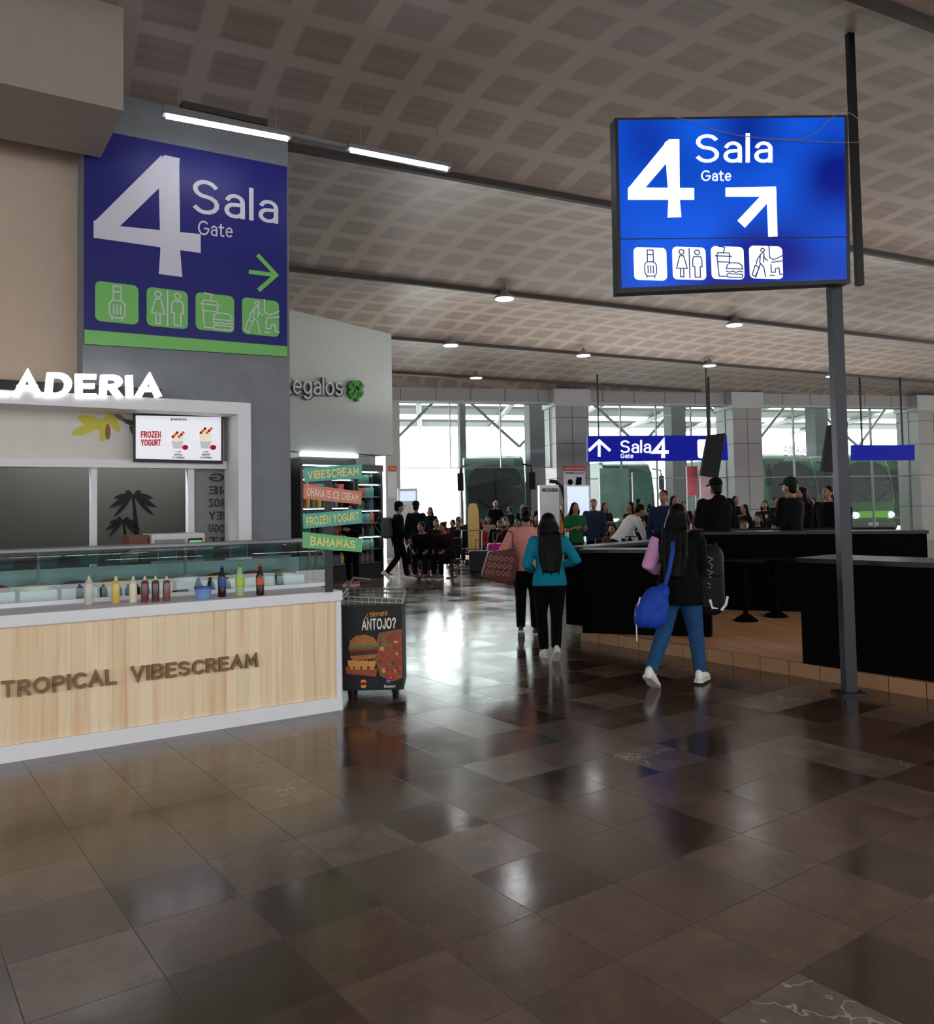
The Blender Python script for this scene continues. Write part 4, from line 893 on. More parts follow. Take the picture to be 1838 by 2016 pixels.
for i in range(10):
    f = i / 9
    for a_, b_ in ((0, 1), (3, 2)): a = P[a_].lerp(P[b_], f); q.tube([a, Vector((a.x, a.y, zc1))], .004, mwire, 5)
q.tube([P[0] + Vector((0, 0, .02)), P[0] + Vector((.05, 0, .09)), P[0] + Vector((.2, 0, .07))], .012, mwire, 8)
emit(q, 'wire_basket', th)
for (u, o) in ((x0 + .06, -.06), (x1 - .08, -.06), (x0 + .06, -.44), (x1 - .08, -.44)):
    q = MB(); q.cyl(CT.W(u - .015, .045, o), CT.W(u + .015, .045, o), .045, mat('tyre_rubber'), 14); q.bx(CT, u - .025, u + .025, .05, zc0 + .01, o - .015, o + .015, mblk); emit(q, 'wheel', th)
# ------------------------------------------------------------------ gift shop wall
mgw = mat('gift_wall', (182, 190, 186), .6, var=.05); z895 = RG.hit(700, 893)[1]
q = MB(); q.bx(RG, -6, 0, z895, 6.0, -.4, 0, mgw); q.bx(RG, -.35, 0, z895, 6.0, -8, -.4, mgw); emit(q, 'wall_gift_shop', kind='structure')
q = MB(); q.bx(RG, -6, -.15, 0, z895, -2.5, -2.2, mat('shop_dark', (44, 48, 50), .6)); q.bx(RG, -.30, -.15, 0, z895, -8, -.45, mgw); emit(q, 'wall_shop_interior', kind='structure')
mlt = mat('brushed_letters', (88, 92, 92), .35, .3); mltw = mat('letter_face', (200, 204, 202), .4)
th = thing('gift_shop_sign', RG.W(RG.u(640), RG.hit(640, 790)[1], .05), 'raised lettering with green clover on pale curved wall', 'sign')
q = MB(); q.stext(RG, 'Regalos', (550, 740), (671, 746), (671, 791), (550, 787), .10, .09, mlt, .2, gap=.02); q.stext(RG, 'Regalos', (547, 738), (668, 744), (668, 789), (547, 785), .115, .01, mltw, .11, gap=.11); emit(q, 'lettering', th)
mclv = mat('clover_green', (48, 130, 38), .5); q = MB()
for j, a in enumerate((45, 135, 225, 315)):
    t = radians(a); cx_, cy_ = 695 + 8.5 * cos(t), 768 + 11 * sin(t)
    for e in (-1, 1): q.px(RG, circ(cx_ + e * 2.6 * sin(t) + 1.5 * cos(t), cy_ - e * 3.2 * cos(t) + 1.5 * sin(t), 5.6, 7, 14), .12 + .001 * j, .1, mclv)
q.px(RG, [(693, 768), (697, 768), (701, 791), (696, 792)], .12, .1, mclv); emit(q, 'clover', th)
RS = RG.off(-.15); mcab = mat('cabinet_black', (20, 22, 24), .4)
def cabinet(xa, xb, ya, yb, lab, strip=True):
    u0, u1 = RS.u(xa, 1000), RS.u(xb, 1000); zt = RS.hit((xa + xb) / 2, ya)[1]
    th = thing('shelf_cabinet', RS.W((u0 + u1) / 2, 0, -.3), lab, 'shelf cabinet')
    q = MB(); q.bx(RS, u0, u1, 0, zt, -.6, -.55, mcab); q.bx(RS, u0, u0 + .06, 0, zt, -.55, 0, mcab); q.bx(RS, u1 - .06, u1, 0, zt, -.55, 0, mcab); q.bx(RS, u0, u1, zt - .15, zt, -.55, .02, mcab); q.bx(RS, u0, u1, 0, .35, -.55, 0, mcab); emit(q, 'body', th)
    zs = [.35 + (zt - .5) * i / 7 for i in range(7)]
    for j, z in enumerate(zs):
        q = MB(); q.bx(RS, u0 + .06, u1 - .06, z, z + .02, -.53, -.05, mfr); emit(q, 'shelf', th)
        if j in (2, 4, 6): q = MB(); q.bx(RS, u0 + .08, u1 - .08, z - .02, z - .004, -.10, -.06, mat('shelf_light', (215, 245, 250), .4, em=9)); emit(q, 'shelf_light', th)
    q = MB(); q.bx(RS, u0 + .08, u1 - .08, zt - .17, zt - .152, -.2, -.1, mat('shelf_light')); emit(q, 'light_strip', th)
    return u0, u1, zs
u0c, u1c, zs = cabinet(592, 700, 902, 1110, 'black shelving cabinet crammed with travel goods')
u2c, u3c, zs2 = cabinet(702, 754, 915, 1105, 'black glass fronted cabinet with lit shelves')
q = MB(); zz_ = z895; q.bx(RG, RG.u(592, 895), RG.u(702, 895), zz_ - .10, zz_ - .02, -.05, .06, mat('shop_tube', (235, 245, 255), .4, em=5)); emit(q, 'shop_light', label='white light strip above the shop shelves', cat='light')
protos = []
for i, c in enumerate(((200, 60, 50), (215, 220, 220), (60, 120, 170), (220, 190, 80), (60, 150, 130), (30, 30, 34))):
    q = MB(); m = mat('goods_%d' % i, c, .5)
    if i % 2: q.lathe((0, 0, 0), [(.05, 0), (.06, .02), (.06, .16), (.03, .2), (.03, .23)], m, 10)
    else: q.prism([(-.07, -.03, 0), (.07, -.03, 0), (.07, .03, 0), (-.07, .03, 0)], Vector((0, 0, .2)), m); q.box((0, -.031, .1), (.09, .004, .08), mat('goods_1'))
    protos.append(q)
labs = ('red boxed goods on a shop shelf', 'white bottled goods on a shop shelf', 'blue boxed goods on a shop shelf', 'yellow bottled goods on a shop shelf', 'teal boxed goods on a shop shelf', 'black bottled goods on a shop shelf')
src = [None] * 6
for (ua, ub, zz, st) in ((u0c, u1c, zs, .15), (u2c, u3c, zs2, .14)):
    for z in zz:
        u = ua + .15
        while u < ub - .12:
            i = random.choice((0, 1, 2, 3, 4, 5, 5, 1, 4)); p = RS.W(u, z + .021, -.2)
            if src[i] is None:
                src[i] = emit(protos[i], 'packaged_goods', base=Vector((0, 0, 0)), label=labs[i], cat='packaged goods', group='goods on the shop shelves'); src[i].location = p
            else:
                o = src[i].copy(); COL.objects.link(o); o.location = p
            u += st
def notice(pl, x0, y0, x1, y1, lab):
    th = thing('warning_notice', pl.W(pl.u((x0 + x1) / 2), pl.hit(x0, y1)[1], 0), lab, 'notice')
    r = rpx(pl, x0, y0, x1, y1); q = MB(); q.fill(pl, r, [(0, 0), (1, 0), (1, 1), (0, 1)], .02, .015, mwhite); emit(q, 'panel', th)
    q = MB(); q.fill(pl, r, [(0, .82), (1, .82), (1, 1), (0, 1)], .024, .003, mat('notice_orange', (216, 84, 44), .5)); emit(q, 'header', th)
    return th, r
FC = FA.off(.255)
th, r = notice(FC, 1108, 917, 1152, 975, 'white notice with orange header and pictograms on column')
words(FC, th, [('ADVERTENCIA',) + R_q(1111, 920, 1149, 925) + (.028, .004, mwt, .2), ('PROHIBIDO EL PASO',) + R_q(1112, 930, 1148, 933) + (.028, .004, mbt, .2)])
q = MB(); q.fill(FC, r, circ(.3, .45, .12, .1), .028, .004, mbt); q.fill(FC, r, [(.5, .2), (.8, .3), (.85, .6), (.6, .62)], .028, .004, mbt); q.fill(FC, r, [(.15, .1), (.4, .1), (.38, .35), (.2, .35)], .028, .004, mgb); emit(q, 'pictograms', th)
FN = FA.off(.052)
th, r = notice(FN, 763, 917, 781, 980, 'white notice with orange header beside the shop')
q = MB(); q.sr(FN, 'CIA', 767, 920, 778, 925, .028, .004, mwt, .2); emit(q, 'lettering', th)

# ------------------------------------------------------------------ tube lights on the ceiling track
mtube = mat('tube_emission', (240, 246, 255), .4, em=30, var=.01); mfix = mat('fixture_grey', (120, 118, 120), .4)
for (a, b) in (((327, 230), (566, 275)), ((690, 297), (880, 334))):
    A = ZP(*a, 5.2); B = ZP(*b, 5.2); d = (B - A).normalized(); pl = Pl(A, d); L = (B - A).length
    th = thing('tube_light', A.lerp(B, .5) + Vector((0, 0, .03)), 'linear fluorescent batten hanging under the ceiling', 'light', 'batten lights')
    q = MB(); q.bx(pl, -.03, L + .03, 5.215, 5.26, -.05, .05, mfix); emit(q, 'housing', th)
    q = MB(); q.tube([A, B], .016, mtube, 8); emit(q, 'tube', th)
    for f in (.1, .9): q = MB(); p = A.lerp(B, f); q.cyl(p + Vector((0, 0, .05)), p + Vector((0, 0, .50)), .006, mfix, 6); emit(q, 'hanger', th)
A = ZP(322, 216, 5.27); B = ZP(884, 337, 5.27); pl = Pl(A, B - A); q = MB(); q.bx(pl, 0, (B - A).length, 5.262, 5.30, -.05, .05, mfix); q.bx(pl, .15, .95, 5.30, 5.36, -.06, .08, mdark); emit(q, 'light_track', label='grey steel track carrying the batten lights', cat='track')
for (x, y) in ((993, 588), (1445, 640), (887, 680), (1148, 700), (1396, 720), (937, 744), (1637, 741)):
    p = ZP(x, y, 5.42); th = thing('downlight', p, 'round ceiling downlight glowing white under a rail', 'light', 'ceiling downlights')
    q = MB(); q.lathe(p, [(.20, .0), (.19, .03), (.10, .08), (.06, .14), (.02, .2)], mfix, 20); emit(q, 'housing', th, smooth=True)
    q = MB(); q.lathe(p + Vector((0, 0, -.012)), [(.17, 0), (.17, .01)], mat('downlight_emission', (245, 250, 255), .4, em=10, var=.01), 20); emit(q, 'lamp', th)
    l = bpy.data.lights.new('downlight_lamp', 'SPOT'); l.energy = 60; l.spot_size = radians(150); l.spot_blend = .6; l.shadow_soft_size = .15; l.color = (.95, .98, 1)
    lo = bpy.data.objects.new('downlight_lamp', l); COL.objects.link(lo); lo.location = p + Vector((0, 0, -.05))

# ------------------------------------------------------------------ right illuminated sign on pole
pb = ZP(1679, 1368); RPl = Pl(pb, (1, .10))
RS2 = Pl(RPl.W(0, 0, .12), (1, .16))
m, nt, b = newmat('backlit_blue'); tc = N(nt, 'ShaderNodeTexCoord'); ns = N(nt, 'ShaderNodeTexNoise'); ns.inputs['Scale'].default_value = 1.5; ns.inputs['Detail'].default_value = 0; nt.links.new(tc.outputs['Object'], ns.inputs[0])
mr0 = N(nt, 'ShaderNodeMapRange'); mr0.inputs['From Min'].default_value = .3; mr0.inputs['From Max'].default_value = .7; nt.links.new(ns.outputs['Fac'], mr0.inputs['Value'])
c = mixc(nt, mr0.outputs[0], lin((0, 22, 128)), lin((8, 84, 215))); nt.links.new(c, b.inputs['Base Color']); nt.links.new(c, b.inputs['Emission Color']); b.inputs['Emission Strength'].default_value = .62; b.inputs['Roughness'].default_value = .25; b.inputs['Specular IOR Level'].default_value = .25; mblue = m
mwl = mat('backlit_white', (238, 244, 255), .4, em=.85, var=.01)
th = thing('gate_lightbox', RPl.W(0, 3.2, .1), 'backlit blue sign box with white numeral, arrow and pictograms on pole', 'sign')
q = MB(); q.px(RS2, [(1210, 232), (1668, 226), (1674, 557), (1217, 577)], 0, .12, mat('box_black', (20, 21, 26), .5)); emit(q, 'frame', th)
q = MB(); q.px(RS2, [(1216, 237), (1661, 231), (1666, 550), (1223, 567)], .004, .004, mblue); emit(q, 'blue_face', th)
q = MB(); q.px(RS2, [(1218, 470), (1664, 466), (1664, 468), (1218, 472)], .007, .003, mat('seam_dark', (10, 20, 70), .5)); emit(q, 'panel_seam', th)
q = MB(); o_ = .009
q.px(RS2, [(1307, 282), (1316, 275), (1336, 275), (1337, 395), (1340, 428), (1313, 429), (1315, 390)], o_, .004, mwl); q.px(RS2, [(1235, 370), (1365, 371), (1365, 394), (1235, 394)], o_ + .001, .004, mwl); q.px(RS2, [(1235, 372), (1312, 278), (1314, 318), (1266, 374), (1240, 384)], o_ + .002, .004, mwl); emit(q, 'numeral', th)
words(RS2, th, [('Sala',) + R_q(1369, 263, 1519, 321) + (o_, .004, mwl, .125, dict(gap=.12)), ('Gate',) + R_q(1379, 336, 1438, 357) + (o_, .004, mwl, .13, dict(gap=.10))])
q = MB(); q.px(RS2, [(1427, 370), (1526, 368), (1527, 388), (1427, 388)], o_, .004, mwl); q.px(RS2, [(1507, 369), (1526, 368), (1529, 466), (1511, 467)], o_ + .001, .004, mwl); q.px(RS2, [(1500, 382), (1515, 394), (1465, 449), (1450, 435)], o_ + .002, .004, mwl); emit(q, 'arrow', th)
icons(None, RS2, [(1246, 487, 1312, 553), (1322, 486, 1389, 552), (1398, 485, 1464, 551), (1473, 484, 1540, 550)], .010, mwl, mat('icon_blue', (14, 50, 130), .4), .003, .03, th)
q = MB(); zs_ = RPl.hit(1650, 300)[1]; q.bx(RPl, -.055, .04, .0, zs_, -.08, 0, mat('pole_steel', (36, 40, 46), .4, .4)); q.bx(RPl, -.12, .1, 0, .02, -.13, .06, mblk); emit(q, 'pole', th)
DU = RPl.off(-.4); q = MB(); q.bx(DU, DU.u(1681, 350), DU.u(1693, 350), DU.hit(1680, 560)[1], 5.9, -.06, 0, mblk); emit(q, 'cable_duct', label='black vertical cable duct hanging from ceiling beside sign box', cat='duct')
mw = mat('cable_grey', (120, 122, 126), .5)
q = MB(); q.tube([RS2.W(*RS2.hit(x, y), .03) for x, y in ((1318, 233), (1360, 242), (1400, 258), (1450, 270), (1510, 277), (1575, 278), (1605, 262), (1630, 236), (1655, 221), (1672, 228), (1690, 242))], .0035, mw, 5)
q.tube([RS2.W(*RS2.hit(x, y), .03) for x, y in ((1510, 277), (1590, 281), (1640, 284), (1692, 283))], .0035, mw, 5); emit(q, 'cable', label='thin loose grey cable draped over the sign box', cat='cable')

# ------------------------------------------------------------------ far gate sign, monitors
GS = Pl(GD(1157, 25.5), FA.d); th = thing('hanging_gate_sign', GS.W(GS.u(1290), GS.hit(1290, 910)[1], 0), 'long backlit blue hanging sign with white arrow and numeral', 'sign')
mfb = mat('far_sign_blue', (6, 18, 140), .5, em=.55, var=.05, spec=.15)
q = MB(); q.px(GS, [(1157, 858), (1430, 857), (1433, 906), (1157, 909)], 0, .15, mfb); emit(q, 'panel', th)
q = MB(); q.stroke_uz(GS, [GS.hit(1179, 897), GS.hit(1179, 870)], .09, .01, .01, mwl); q.stroke_uz(GS, [GS.hit(1160, 886), GS.hit(1179, 868), GS.hit(1199, 886)], .09, .012, .01, mwl)
emit(q, 'arrow', th)
words(GS, th, [('Sala',) + R_q(1221, 866, 1281, 892) + (.01, .01, mwl, .14, dict(gap=.1)), ('Gate',) + R_q(1221, 893, 1246, 902) + (.01, .01, mwl, .15, dict(gap=.1)), ('4',) + R_q(1283, 864, 1316, 902) + (.01, .01, mwl, .22)])
q = MB(); q.fill(GS, rpx(GS, 1372, 865, 1408, 902), rr(0, 0, 1, 1, .13), .01, .01, mwl); emit(q, 'pictogram', th)
for x in (1180, 1400): q = MB(); a = GS.hit(x, 858); q.bx(GS, a[0] - .02, a[0] + .02, a[1], 5.6, -.1, -.06, mblk); emit(q, 'hanger', th)
GS2 = Pl(GD(1680, 27), FA.d); th = thing('hanging_gate_sign', GS2.W(GS2.u(1740), GS2.hit(1740, 906)[1], 0), 'blue hanging sign above the waiting area', 'sign')
q = MB(); q.px(GS2, [(1680, 876), (1800, 876), (1800, 906), (1680, 906)], 0, .15, mfb); emit(q, 'panel', th)
for x in (1700, 1780): q = MB(); a = GS2.hit(x, 876); q.bx(GS2, a[0] - .02, a[0] + .02, a[1], 5.6, -.1, -.06, mblk); emit(q, 'hanger', th)
mscr_b = mat('monitor_black', (14, 14, 16), .5, spec=.2)
for (x, ytop, Q) in ((1390, 710, [(1391, 857), (1424, 853), (1410, 941), (1376, 936)]), (1636, 662, [(1627, 838), (1664, 832), (1652, 932), (1614, 928)])):
    p = ZP(x, ytop, 5.6); mp = Pl(p, (1, .3)); th = thing('hanging_monitor', mp.W(0, mp.hit(x, 935)[1], 0), 'black flight information monitor tilted on a ceiling pole', 'monitor', 'ceiling monitors')
    q = MB(); q.px(mp, Q, .1, .12, mscr_b); emit(q, 'screen_case', th, bevel=.01)
    q = MB(); z0 = mp.hit(x, 880)[1]; q.bx(mp, -.025, .025, z0, 5.6, -.05, 0, mscr_b); emit(q, 'pole', th)

FG = FA.off(-.2); mfl = mat('frosted_letters', (196, 206, 206), .5); q = MB(); q.sr(FG, 'GUARDA', 1542, 878, 1590, 892, 0, .01, mfl, .18, mirror=True); q.sr(FG, 'EQUIPAJE', 1542, 896, 1590, 908, 0, .01, mfl, .18, mirror=True)
emit(q, 'glass_lettering', label='pale mirrored lettering stuck on the glass wall', cat='lettering')

KP = Pl(GD(1138, 20), (1, .1)); th = thing('advert_totem', KP.W(0, 0, -.1), 'white illuminated advertising totem in front of column', 'totem')
q = MB(); q.bx(KP, -.30, .30, 0, KP.hit(1138, 955)[1], -.2, 0, mwhite); emit(q, 'case', th, bevel=.02)
q = MB(); q.bx(KP, -.26, .26, .7, KP.hit(1138, 958)[1], 0, .01, mat('totem_screen', (205, 218, 245), .3, em=.8)); emit(q, 'screen', th)
K2 = Pl(GD(1085, 20.5), (1, .1)); th = thing('charging_station', K2.W(0, 0, -.1), 'white charging station with curved black hood', 'charging station')
q = MB(); q.bx(K2, -.28, .2, 0, K2.hit(1085, 955)[1], -.3, 0, mwhite); emit(q, 'cabinet', th, bevel=.02)
q = MB(); z0 = K2.hit(1085, 955)[1]; q.tube([K2.W(.36, .0, -.1), K2.W(.36, z0 - .35, -.1), K2.W(.30, z0 - .05, -.1), K2.W(.15, z0 + .08, -.1), K2.W(-.02, z0 + .1, -.1)], .05, mblk, 8); emit(q, 'hood', th, smooth=True)
q = MB(); q.sr(K2, 'MULTICARGA', 1067, 961, 1098, 968, .01, .01, mbt, .2); emit(q, 'lettering', th)
K3 = Pl(GD(929, 21.0), (1, 0)); th = thing('floor_sign', K3.W(0, 0, .05), 'tan yellow rounded standing board among benches', 'sign')
q = MB(); q.fill(K3, (K3.u(918), .25, K3.u(940), K3.hit(929, 991)[1]), rr(0, 0, 1, 1, .25), 0, .12, mat('yellow_board', (222, 184, 106), .5)); emit(q, 'board', th)
q = MB(); q.bx(K3, -.2, .2, 0, .26, -.2, .05, mblk); emit(q, 'foot', th)
K4 = Pl(GD(1375, 24), FA.d)
for (x0, y0, x1, y1, c, lab) in ((1352, 918, 1374, 975, (206, 96, 104), 'pink red poster panel near the glass'), (1378, 918, 1402, 990, (230, 180, 186), 'pale pink poster panel near the glass'), (1180, 922, 1240, 1020, (100, 140, 126), 'pale green shop display panel'), (1245, 930, 1285, 1020, (60, 110, 100), 'green tinted display panel')):
    r = rpx(K4, x0, y0, x1, y1); th = thing('poster_stand', K4.W((r[0] + r[2]) / 2, 0, -.05), lab, 'poster stand')
    q = MB(); q.bx(K4, r[0], r[2], r[1], r[3], -.04, 0, mat('poster_%d_%d' % (x0, y0), c, .5, var=.5, scale=3)); emit(q, 'poster', th)
    for uu in (r[0], r[2] - .05): q = MB(); q.bx(K4, uu, uu + .05, 0, r[3], -.08, -.04, mfr); emit(q, 'leg', th)
K5 = Pl(GD(800, 23.5), (1, .1)); r = rpx(K5, 783, 962, 822, 1010); th = thing('ticket_machine', K5.W((r[0] + r[2]) / 2, 0, -.2), 'white ticket machine beside the shop', 'ticket machine')
q = MB(); q.bx(K5, r[0], r[2], 0, r[3], -.5, 0, mwhite); emit(q, 'cabinet', th)
q = MB(); q.bx(K5, r[0] + .05, r[2] - .05, r[3] - .35, r[3] - .08, 0, .01, mat('totem_screen')); emit(q, 'screen', th)

# ------------------------------------------------------------------ deck with black bar
mdk2 = plank_mat('deck_boards_cross', angD + pi / 2 - .35, .14, (200, 146, 100), (218, 168, 120), (154, 102, 62), vertical=False, rough=.5)
mtile = mat('edge_tile', (150, 112, 78), .5, var=.2, scale=6)
DL = (deckB - deckA).length + 3.0
q = MB(); q.bx(DK, .02, DL, .0, .118, -6.6, -.03, mdk2); emit(q, 'floor_deck', kind='structure')
q = MB()
i = 0
while i * .3 < DL: q.bx(DK, i * .3, i * .3 + .292, 0, .122, -.06, 0, mtile); i += 1
q.bx(DK, 0, .02, 0, .122, -6.6, -.06, mtile)
emit(q, 'trim_%d' % ti, kind='structure'); ti += 1
mbar = mat('bar_black', (5, 5, 6), .8, var=.1, spec=.05); mbt2 = mat('bar_top', (24, 25, 27), .35, spec=.3)
def barwall(A, B, z0, h, lab, th_=.35):
    pl = Pl(A, Vector(B) - Vector(A)); L = (Vector(B) - Vector(A)).length; t = thing('bar_counter', pl.W(L / 2, z0, -th_ / 2), lab, 'bar counter')
    q = MB(); q.bx(pl, 0, L, z0, h - .04, -th_ + .05, 0, mbar); emit(q, 'panel', t)
    q = MB(); q.bx(pl, -.02, L + .02, h - .04, h, -th_, .03, mbt2); emit(q, 'countertop', t)
A_ = ZP(1146, 1246, .122); B_ = ZP(1400, 1254, .122)
barwall(A_, B_, .122, 1.06, 'long black bar counter at the deck corner')
A2 = ZP(1392, 1199, .122); B2 = ZP(1640, 1206, .122); barwall(A2, A2 + (B2 - A2) * 1.7, .122, 1.17, 'black bar counter along the back of the deck', .4)
barwall(GD(1143, A_.y + .55, .122), A2 + Vector((-.25, .45, 0)), .122, 1.06, 'black counter wing running back from the corner', .3)
A3 = ZP(1580, 1306, .122); B3 = ZP(1664, 1318, .122); barwall(A3, A3 + (B3 - A3) * 3.2, .122, 1.055, 'black bar counter block beside the sign pole', .6)
RA = YP(1285, 1046, 12.75); RB = YP(1760, 1040, 12.6); q = MB(); q.tube([RA, RB], .02, mbt2, 8)
for f in (0.02, .35, .68, .98): p = RA.lerp(RB, f); q.tube([p, Vector((p.x, p.y, .12))], .018, mblk, 6)
emit(q, 'handrail', label='thin dark metal handrail behind the bar', cat='handrail')
for (x, y) in ((1468, 1222), (1527, 1214)):
    p = ZP(x, y, .12); th = thing('pedestal_table', p, 'black pedestal table on the wooden deck', 'table', 'deck tables')
    q = MB(); q.lathe(p, [(.15, 0), (.14, .015), (.03, .09), (.025, .70)], mbar); emit(q, 'pedestal', th)
    q = MB(); q.lathe(p + Vector((0, 0, .70)), [(.27, 0), (.27, .03)], mbar, 24); emit(q, 'table_top', th)

# ------------------------------------------------------------------ bags and luggage
def suitcase(loc, ang, c, lab, w=.45, h=.62, d=.26):
    loc = Vector(loc); pl = Pl(loc, (cos(ang), sin(ang))); th = thing('suitcase', loc, lab, 'suitcase', 'travellers luggage'); m = mat('case_%d_%d_%d' % c, c, .4, spec=.3)
    q = MB(); q.bx(pl, -w / 2, w / 2, .05, .05 + h, -d / 2, d / 2, m); emit(q, 'shell', th, bevel=.05)
    for i in range(5): q = MB(); u = -w / 2 + w * (i + .5) / 5; q.bx(pl, u - .01, u + .01, .12, h - .02, d / 2, d / 2 + .008, m); emit(q, 'rib', th)
    q = MB(); q.tube([pl.W(-.1, .05 + h, 0), pl.W(-.1, h + .3, 0), pl.W(.1, h + .3, 0), pl.W(.1, .05 + h, 0)], .012, mblk, 6); emit(q, 'handle', th)
    for u in (-w / 2 + .06, w / 2 - .06):
        for o in (-d / 2 + .05, d / 2 - .05): q = MB(); q.cyl(pl.W(u - .012, .025, o), pl.W(u + .012, .025, o), .025, mblk, 10); emit(q, 'wheel', th)
suitcase(GD(978, 19.8), .1, (190, 16, 130), 'magenta hard shell suitcase standing by benches', .5, .66)
suitcase(GD(943, 19.4), -.1, (24, 22, 26), 'black suitcase standing by benches', .5, .52)
suitcase(GD(1010, 18.6), .2, (30, 22, 40), 'dark purple suitcase standing by benches')
suitcase(GD(842, 20.6), .2, (20, 22, 26), 'black suitcase standing by benches', .44, .6)
suitcase(GD(1242, 13.4), .1, (28, 30, 52), 'navy suitcase behind the bar', .5, .75)
suitcase(GD(1290, 13.6), .1, (30, 60, 140), 'blue suitcase behind the bar', .5, .72)
p0 = GD(908, 19.8); tp = Pl(p0, (1, -.3)); th = thing('luggage_trolley', p0, 'chrome luggage trolley parked in the hall', 'trolley')
q = MB(); q.tube([tp.W(-.3, .12, 0), tp.W(.3, .12, 0), tp.W(.3, .12, -.7), tp.W(-.3, .12, -.7), tp.W(-.3, .12, 0)], .02, mwire, 8); q.tube([tp.W(-.26, .12, -.7), tp.W(-.26, 1.0, -.85), tp.W(.26, 1.0, -.85), tp.W(.26, .12, -.7)], .02, mwire, 8); q.tube([tp.W(-.26, .55, -.78), tp.W(.26, .55, -.78)], .015, mwire, 6); emit(q, 'frame', th)
for u, o in ((-.28, -.05), (.28, -.05), (-.28, -.65), (.28, -.65)): q = MB(); q.cyl(tp.W(u - .015, .055, o), tp.W(u + .015, .055, o), .055, mblk, 12); emit(q, 'wheel', th)

def backpack(c, ang, sz, m, lab):
    c = Vector(c); R = Matrix.Rotation(ang, 3, 'Z'); th = thing('backpack', c - Vector((0, 0, sz[2] / 2)), lab, 'backpack')
    q = MB(); q.box(c, sz, m, R); emit(q, 'main_bag', th, bevel=min(sz) * .38, smooth=True)
    q = MB(); q.box(c + R @ Vector((0, -sz[1] * .55, -sz[2] * .15)), (sz[0] * .75, sz[1] * .3, sz[2] * .45), m, R); emit(q, 'front_pocket', th, bevel=.025)
    for s in (-1, 1):
        q = MB(); q.tube([c + R @ Vector((s * sz[0] * .3, sz[1] * .45, sz[2] * .42)), c + R @ Vector((s * sz[0] * .36, sz[1] * .45 + .10, sz[2] * .5)), c + R @ Vector((s * sz[0] * .4, sz[1] * .5 + .16, sz[2] * .1)), c + R @ Vector((s * sz[0] * .36, sz[1] * .45, -sz[2] * .4))], .014, m, 6); emit(q, 'strap', th)
    return th, R, c
mbk = mat('nylon_black', (20, 20, 23), .7, var=.2, bump=.2, spec=.2); mgy = mat('nylon_grey', (70, 72, 76), .7)
p = ZP(784, 1143); backpack(p + Vector((-.21, -.08, 1.15)), radians(70), (.30, .16, .46), mgy, 'dark grey backpack worn by person in black')
pl = Pl(P_near, (1, .12)); PB = pl.off(.02)
cz = PB.hit(1410, 1144)
th, R, c = backpack(PB.W(cz[0], cz[1], -.17), radians(-10), (.26, .26, .62), mbk, 'black patterned backpack carried at the hip')
q = MB(); q.stroke_uz(PB, [PB.hit(*p) for p in ((1397, 1182), (1402, 1196), (1411, 1196), (1417, 1186))], .022, .006, .004, mwt); q.stroke_uz(PB, [PB.hit(*p) for p in ((1420, 1200), (1428, 1190), (1431, 1176))], .022, .006, .004, mwt); emit(q, 'white_print', th)
q = MB(); mpt = mat('faint_print', (96, 98, 104), .6)
for i in range(5): q.stroke_uz(PB, [PB.hit(1392 + (i % 2) * 4, 1096 + i * 13), PB.hit(1402, 1100 + i * 13), PB.hit(1394 + (i % 2) * 5, 1106 + i * 13)], .008, .004, .003, mpt)
emit(q, 'faded_print', th)
mdf = mat('duffel_blue', (24, 62, 160), .6, var=.3, scale=9, bump=.6, spec=.2)
DPn = pl.off(.20); th = thing('duffel_bag', DPn.W(*DPn.hit(1284, 1240)), 'bright blue slouchy duffel bag hanging from shoulder strap', 'bag')
b_ = MB()
for (x, y, rx, rz, a_) in ((1288, 1186, .115, .14, 20), (1300, 1200, .075, .15, 5), (1272, 1202, .10, .13, 25), (1280, 1214, .13, .10, 10), (1264, 1214, .07, .10, 20), (1304, 1166, .055, .08, 10)):
    b_.sph(DPn.W(*DPn.hit(x, y)), (rx, .09, rz), mdf, 14, Matrix.Rotation(radians(a_), 3, 'Y'))
vs, fs = fuse(b_, .012, 7); q = MB(); q.add(vs, fs, mdf); emit(q, 'bag_body', th, smooth=True)
q = MB(); q.tube([DPn.W(*DPn.hit(x, y), o) for x, y, o in ((1306, 1165, 0), (1316, 1120, .02), (1322, 1085, .02), (1327, 1068, -.04))], .016, mdf, 6); emit(q, 'strap', th)
q = MB(); q.tube([DPn.W(*DPn.hit(x, y), .02) for x, y in ((1258, 1175), (1250, 1210), (1252, 1262))], .006, mwt, 6); emit(q, 'drawstring', th)
mhb = mat('handbag_brown', (96, 48, 44), .5, var=.3, scale=30, spec=.3); mhl = mat('handbag_pattern', (180, 132, 112), .5)
HP = Pl(P_pink + Vector((0, -.20, 0)), (1, .1)); th = thing('handbag', HP.W(*HP.hit(984, 1147)), 'maroon handbag with pale geometric pattern hanging from the arm', 'bag')
q = MB(); q.px(HP, [(962, 1086), (1012, 1082), (1022, 1098), (1014, 1146), (990, 1149), (950, 1138), (949, 1130)], .0, .14, mhb); emit(q, 'bag_body', th, bevel=.02)
q = MB()
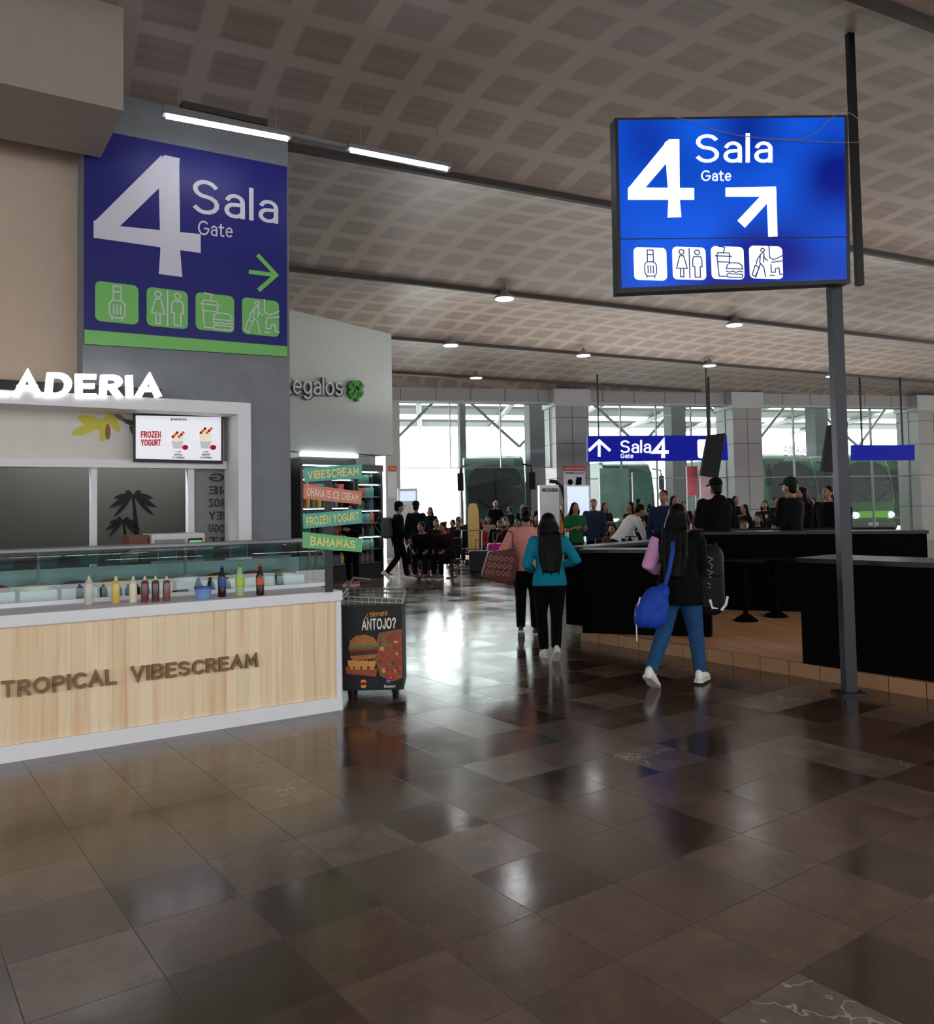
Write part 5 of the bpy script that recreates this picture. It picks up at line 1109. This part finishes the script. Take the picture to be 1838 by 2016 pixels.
for i in range(5):
    for j in range(3):
        x = 966 + i * 10 - j * 3; y = 1098 + j * 14 + i; q.stroke_uz(HP, [HP.hit(x - 4, y), HP.hit(x, y - 5), HP.hit(x + 4, y), HP.hit(x, y + 5)], .006, .003, .003, mhl, True)
emit(q, 'pattern', th)
q = MB(); q.tube([HP.W(*HP.hit(x, y), -.05) for x, y in ((972, 1088), (980, 1055), (996, 1040), (1010, 1050), (1010, 1086))], .010, mhb, 6); emit(q, 'handle', th)

# ------------------------------------------------------------------ light
w = bpy.data.worlds.new('world'); scene.world = w; w.use_nodes = True; nt = w.node_tree; bg = nt.nodes['Background']
tc = N(nt, 'ShaderNodeTexCoord'); sx = N(nt, 'ShaderNodeSeparateXYZ'); nt.links.new(tc.outputs['Generated'], sx.inputs[0])
mr = N(nt, 'ShaderNodeMapRange'); mr.inputs['From Min'].default_value = 0; mr.inputs['From Max'].default_value = .9; mr.inputs['To Min'].default_value = 2.4; mr.inputs['To Max'].default_value = 13
nt.links.new(sx.outputs[1], mr.inputs['Value']); nt.links.new(mr.outputs[0], bg.inputs['Strength']); bg.inputs['Color'].default_value = (.97, .985, 1, 1)
l = bpy.data.lights.new('sun', 'SUN'); l.energy = 5; l.angle = .02; lo = bpy.data.objects.new('sun', l); COL.objects.link(lo); lo.rotation_euler = (radians(-38), radians(12), 0)
for (x, y, e, sx_, sy_) in ((5, 13, 45, 10, 3), (4, 19, 110, 12, 3), (8, 24, 130, 14, 3), (15, 20, 60, 8, 5)):  # added fill: unseen area lights in mid-air facing up to brighten the ceiling
    l = bpy.data.lights.new('ceiling_fill', 'AREA'); l.energy = e; l.shape = 'RECTANGLE'; l.size = sx_; l.size_y = sy_; l.color = (1, .96, .91)
    lo = bpy.data.objects.new('ceiling_fill', l); COL.objects.link(lo); lo.location = (x, y, 3.6); lo.rotation_euler = (pi, 0, radians(20))
l = bpy.data.lights.new('kiosk_fill', 'AREA'); l.energy = 55; l.shape = 'RECTANGLE'; l.size = 3; l.size_y = .3  # added fill light hidden behind the header panel, brightens the kiosk interior
lo = bpy.data.objects.new('kiosk_fill', l); COL.objects.link(lo); lo.location = WP.W((uL + uO) / 2, zk - .15, -.6); lo.rotation_euler = (0, 0, angC)
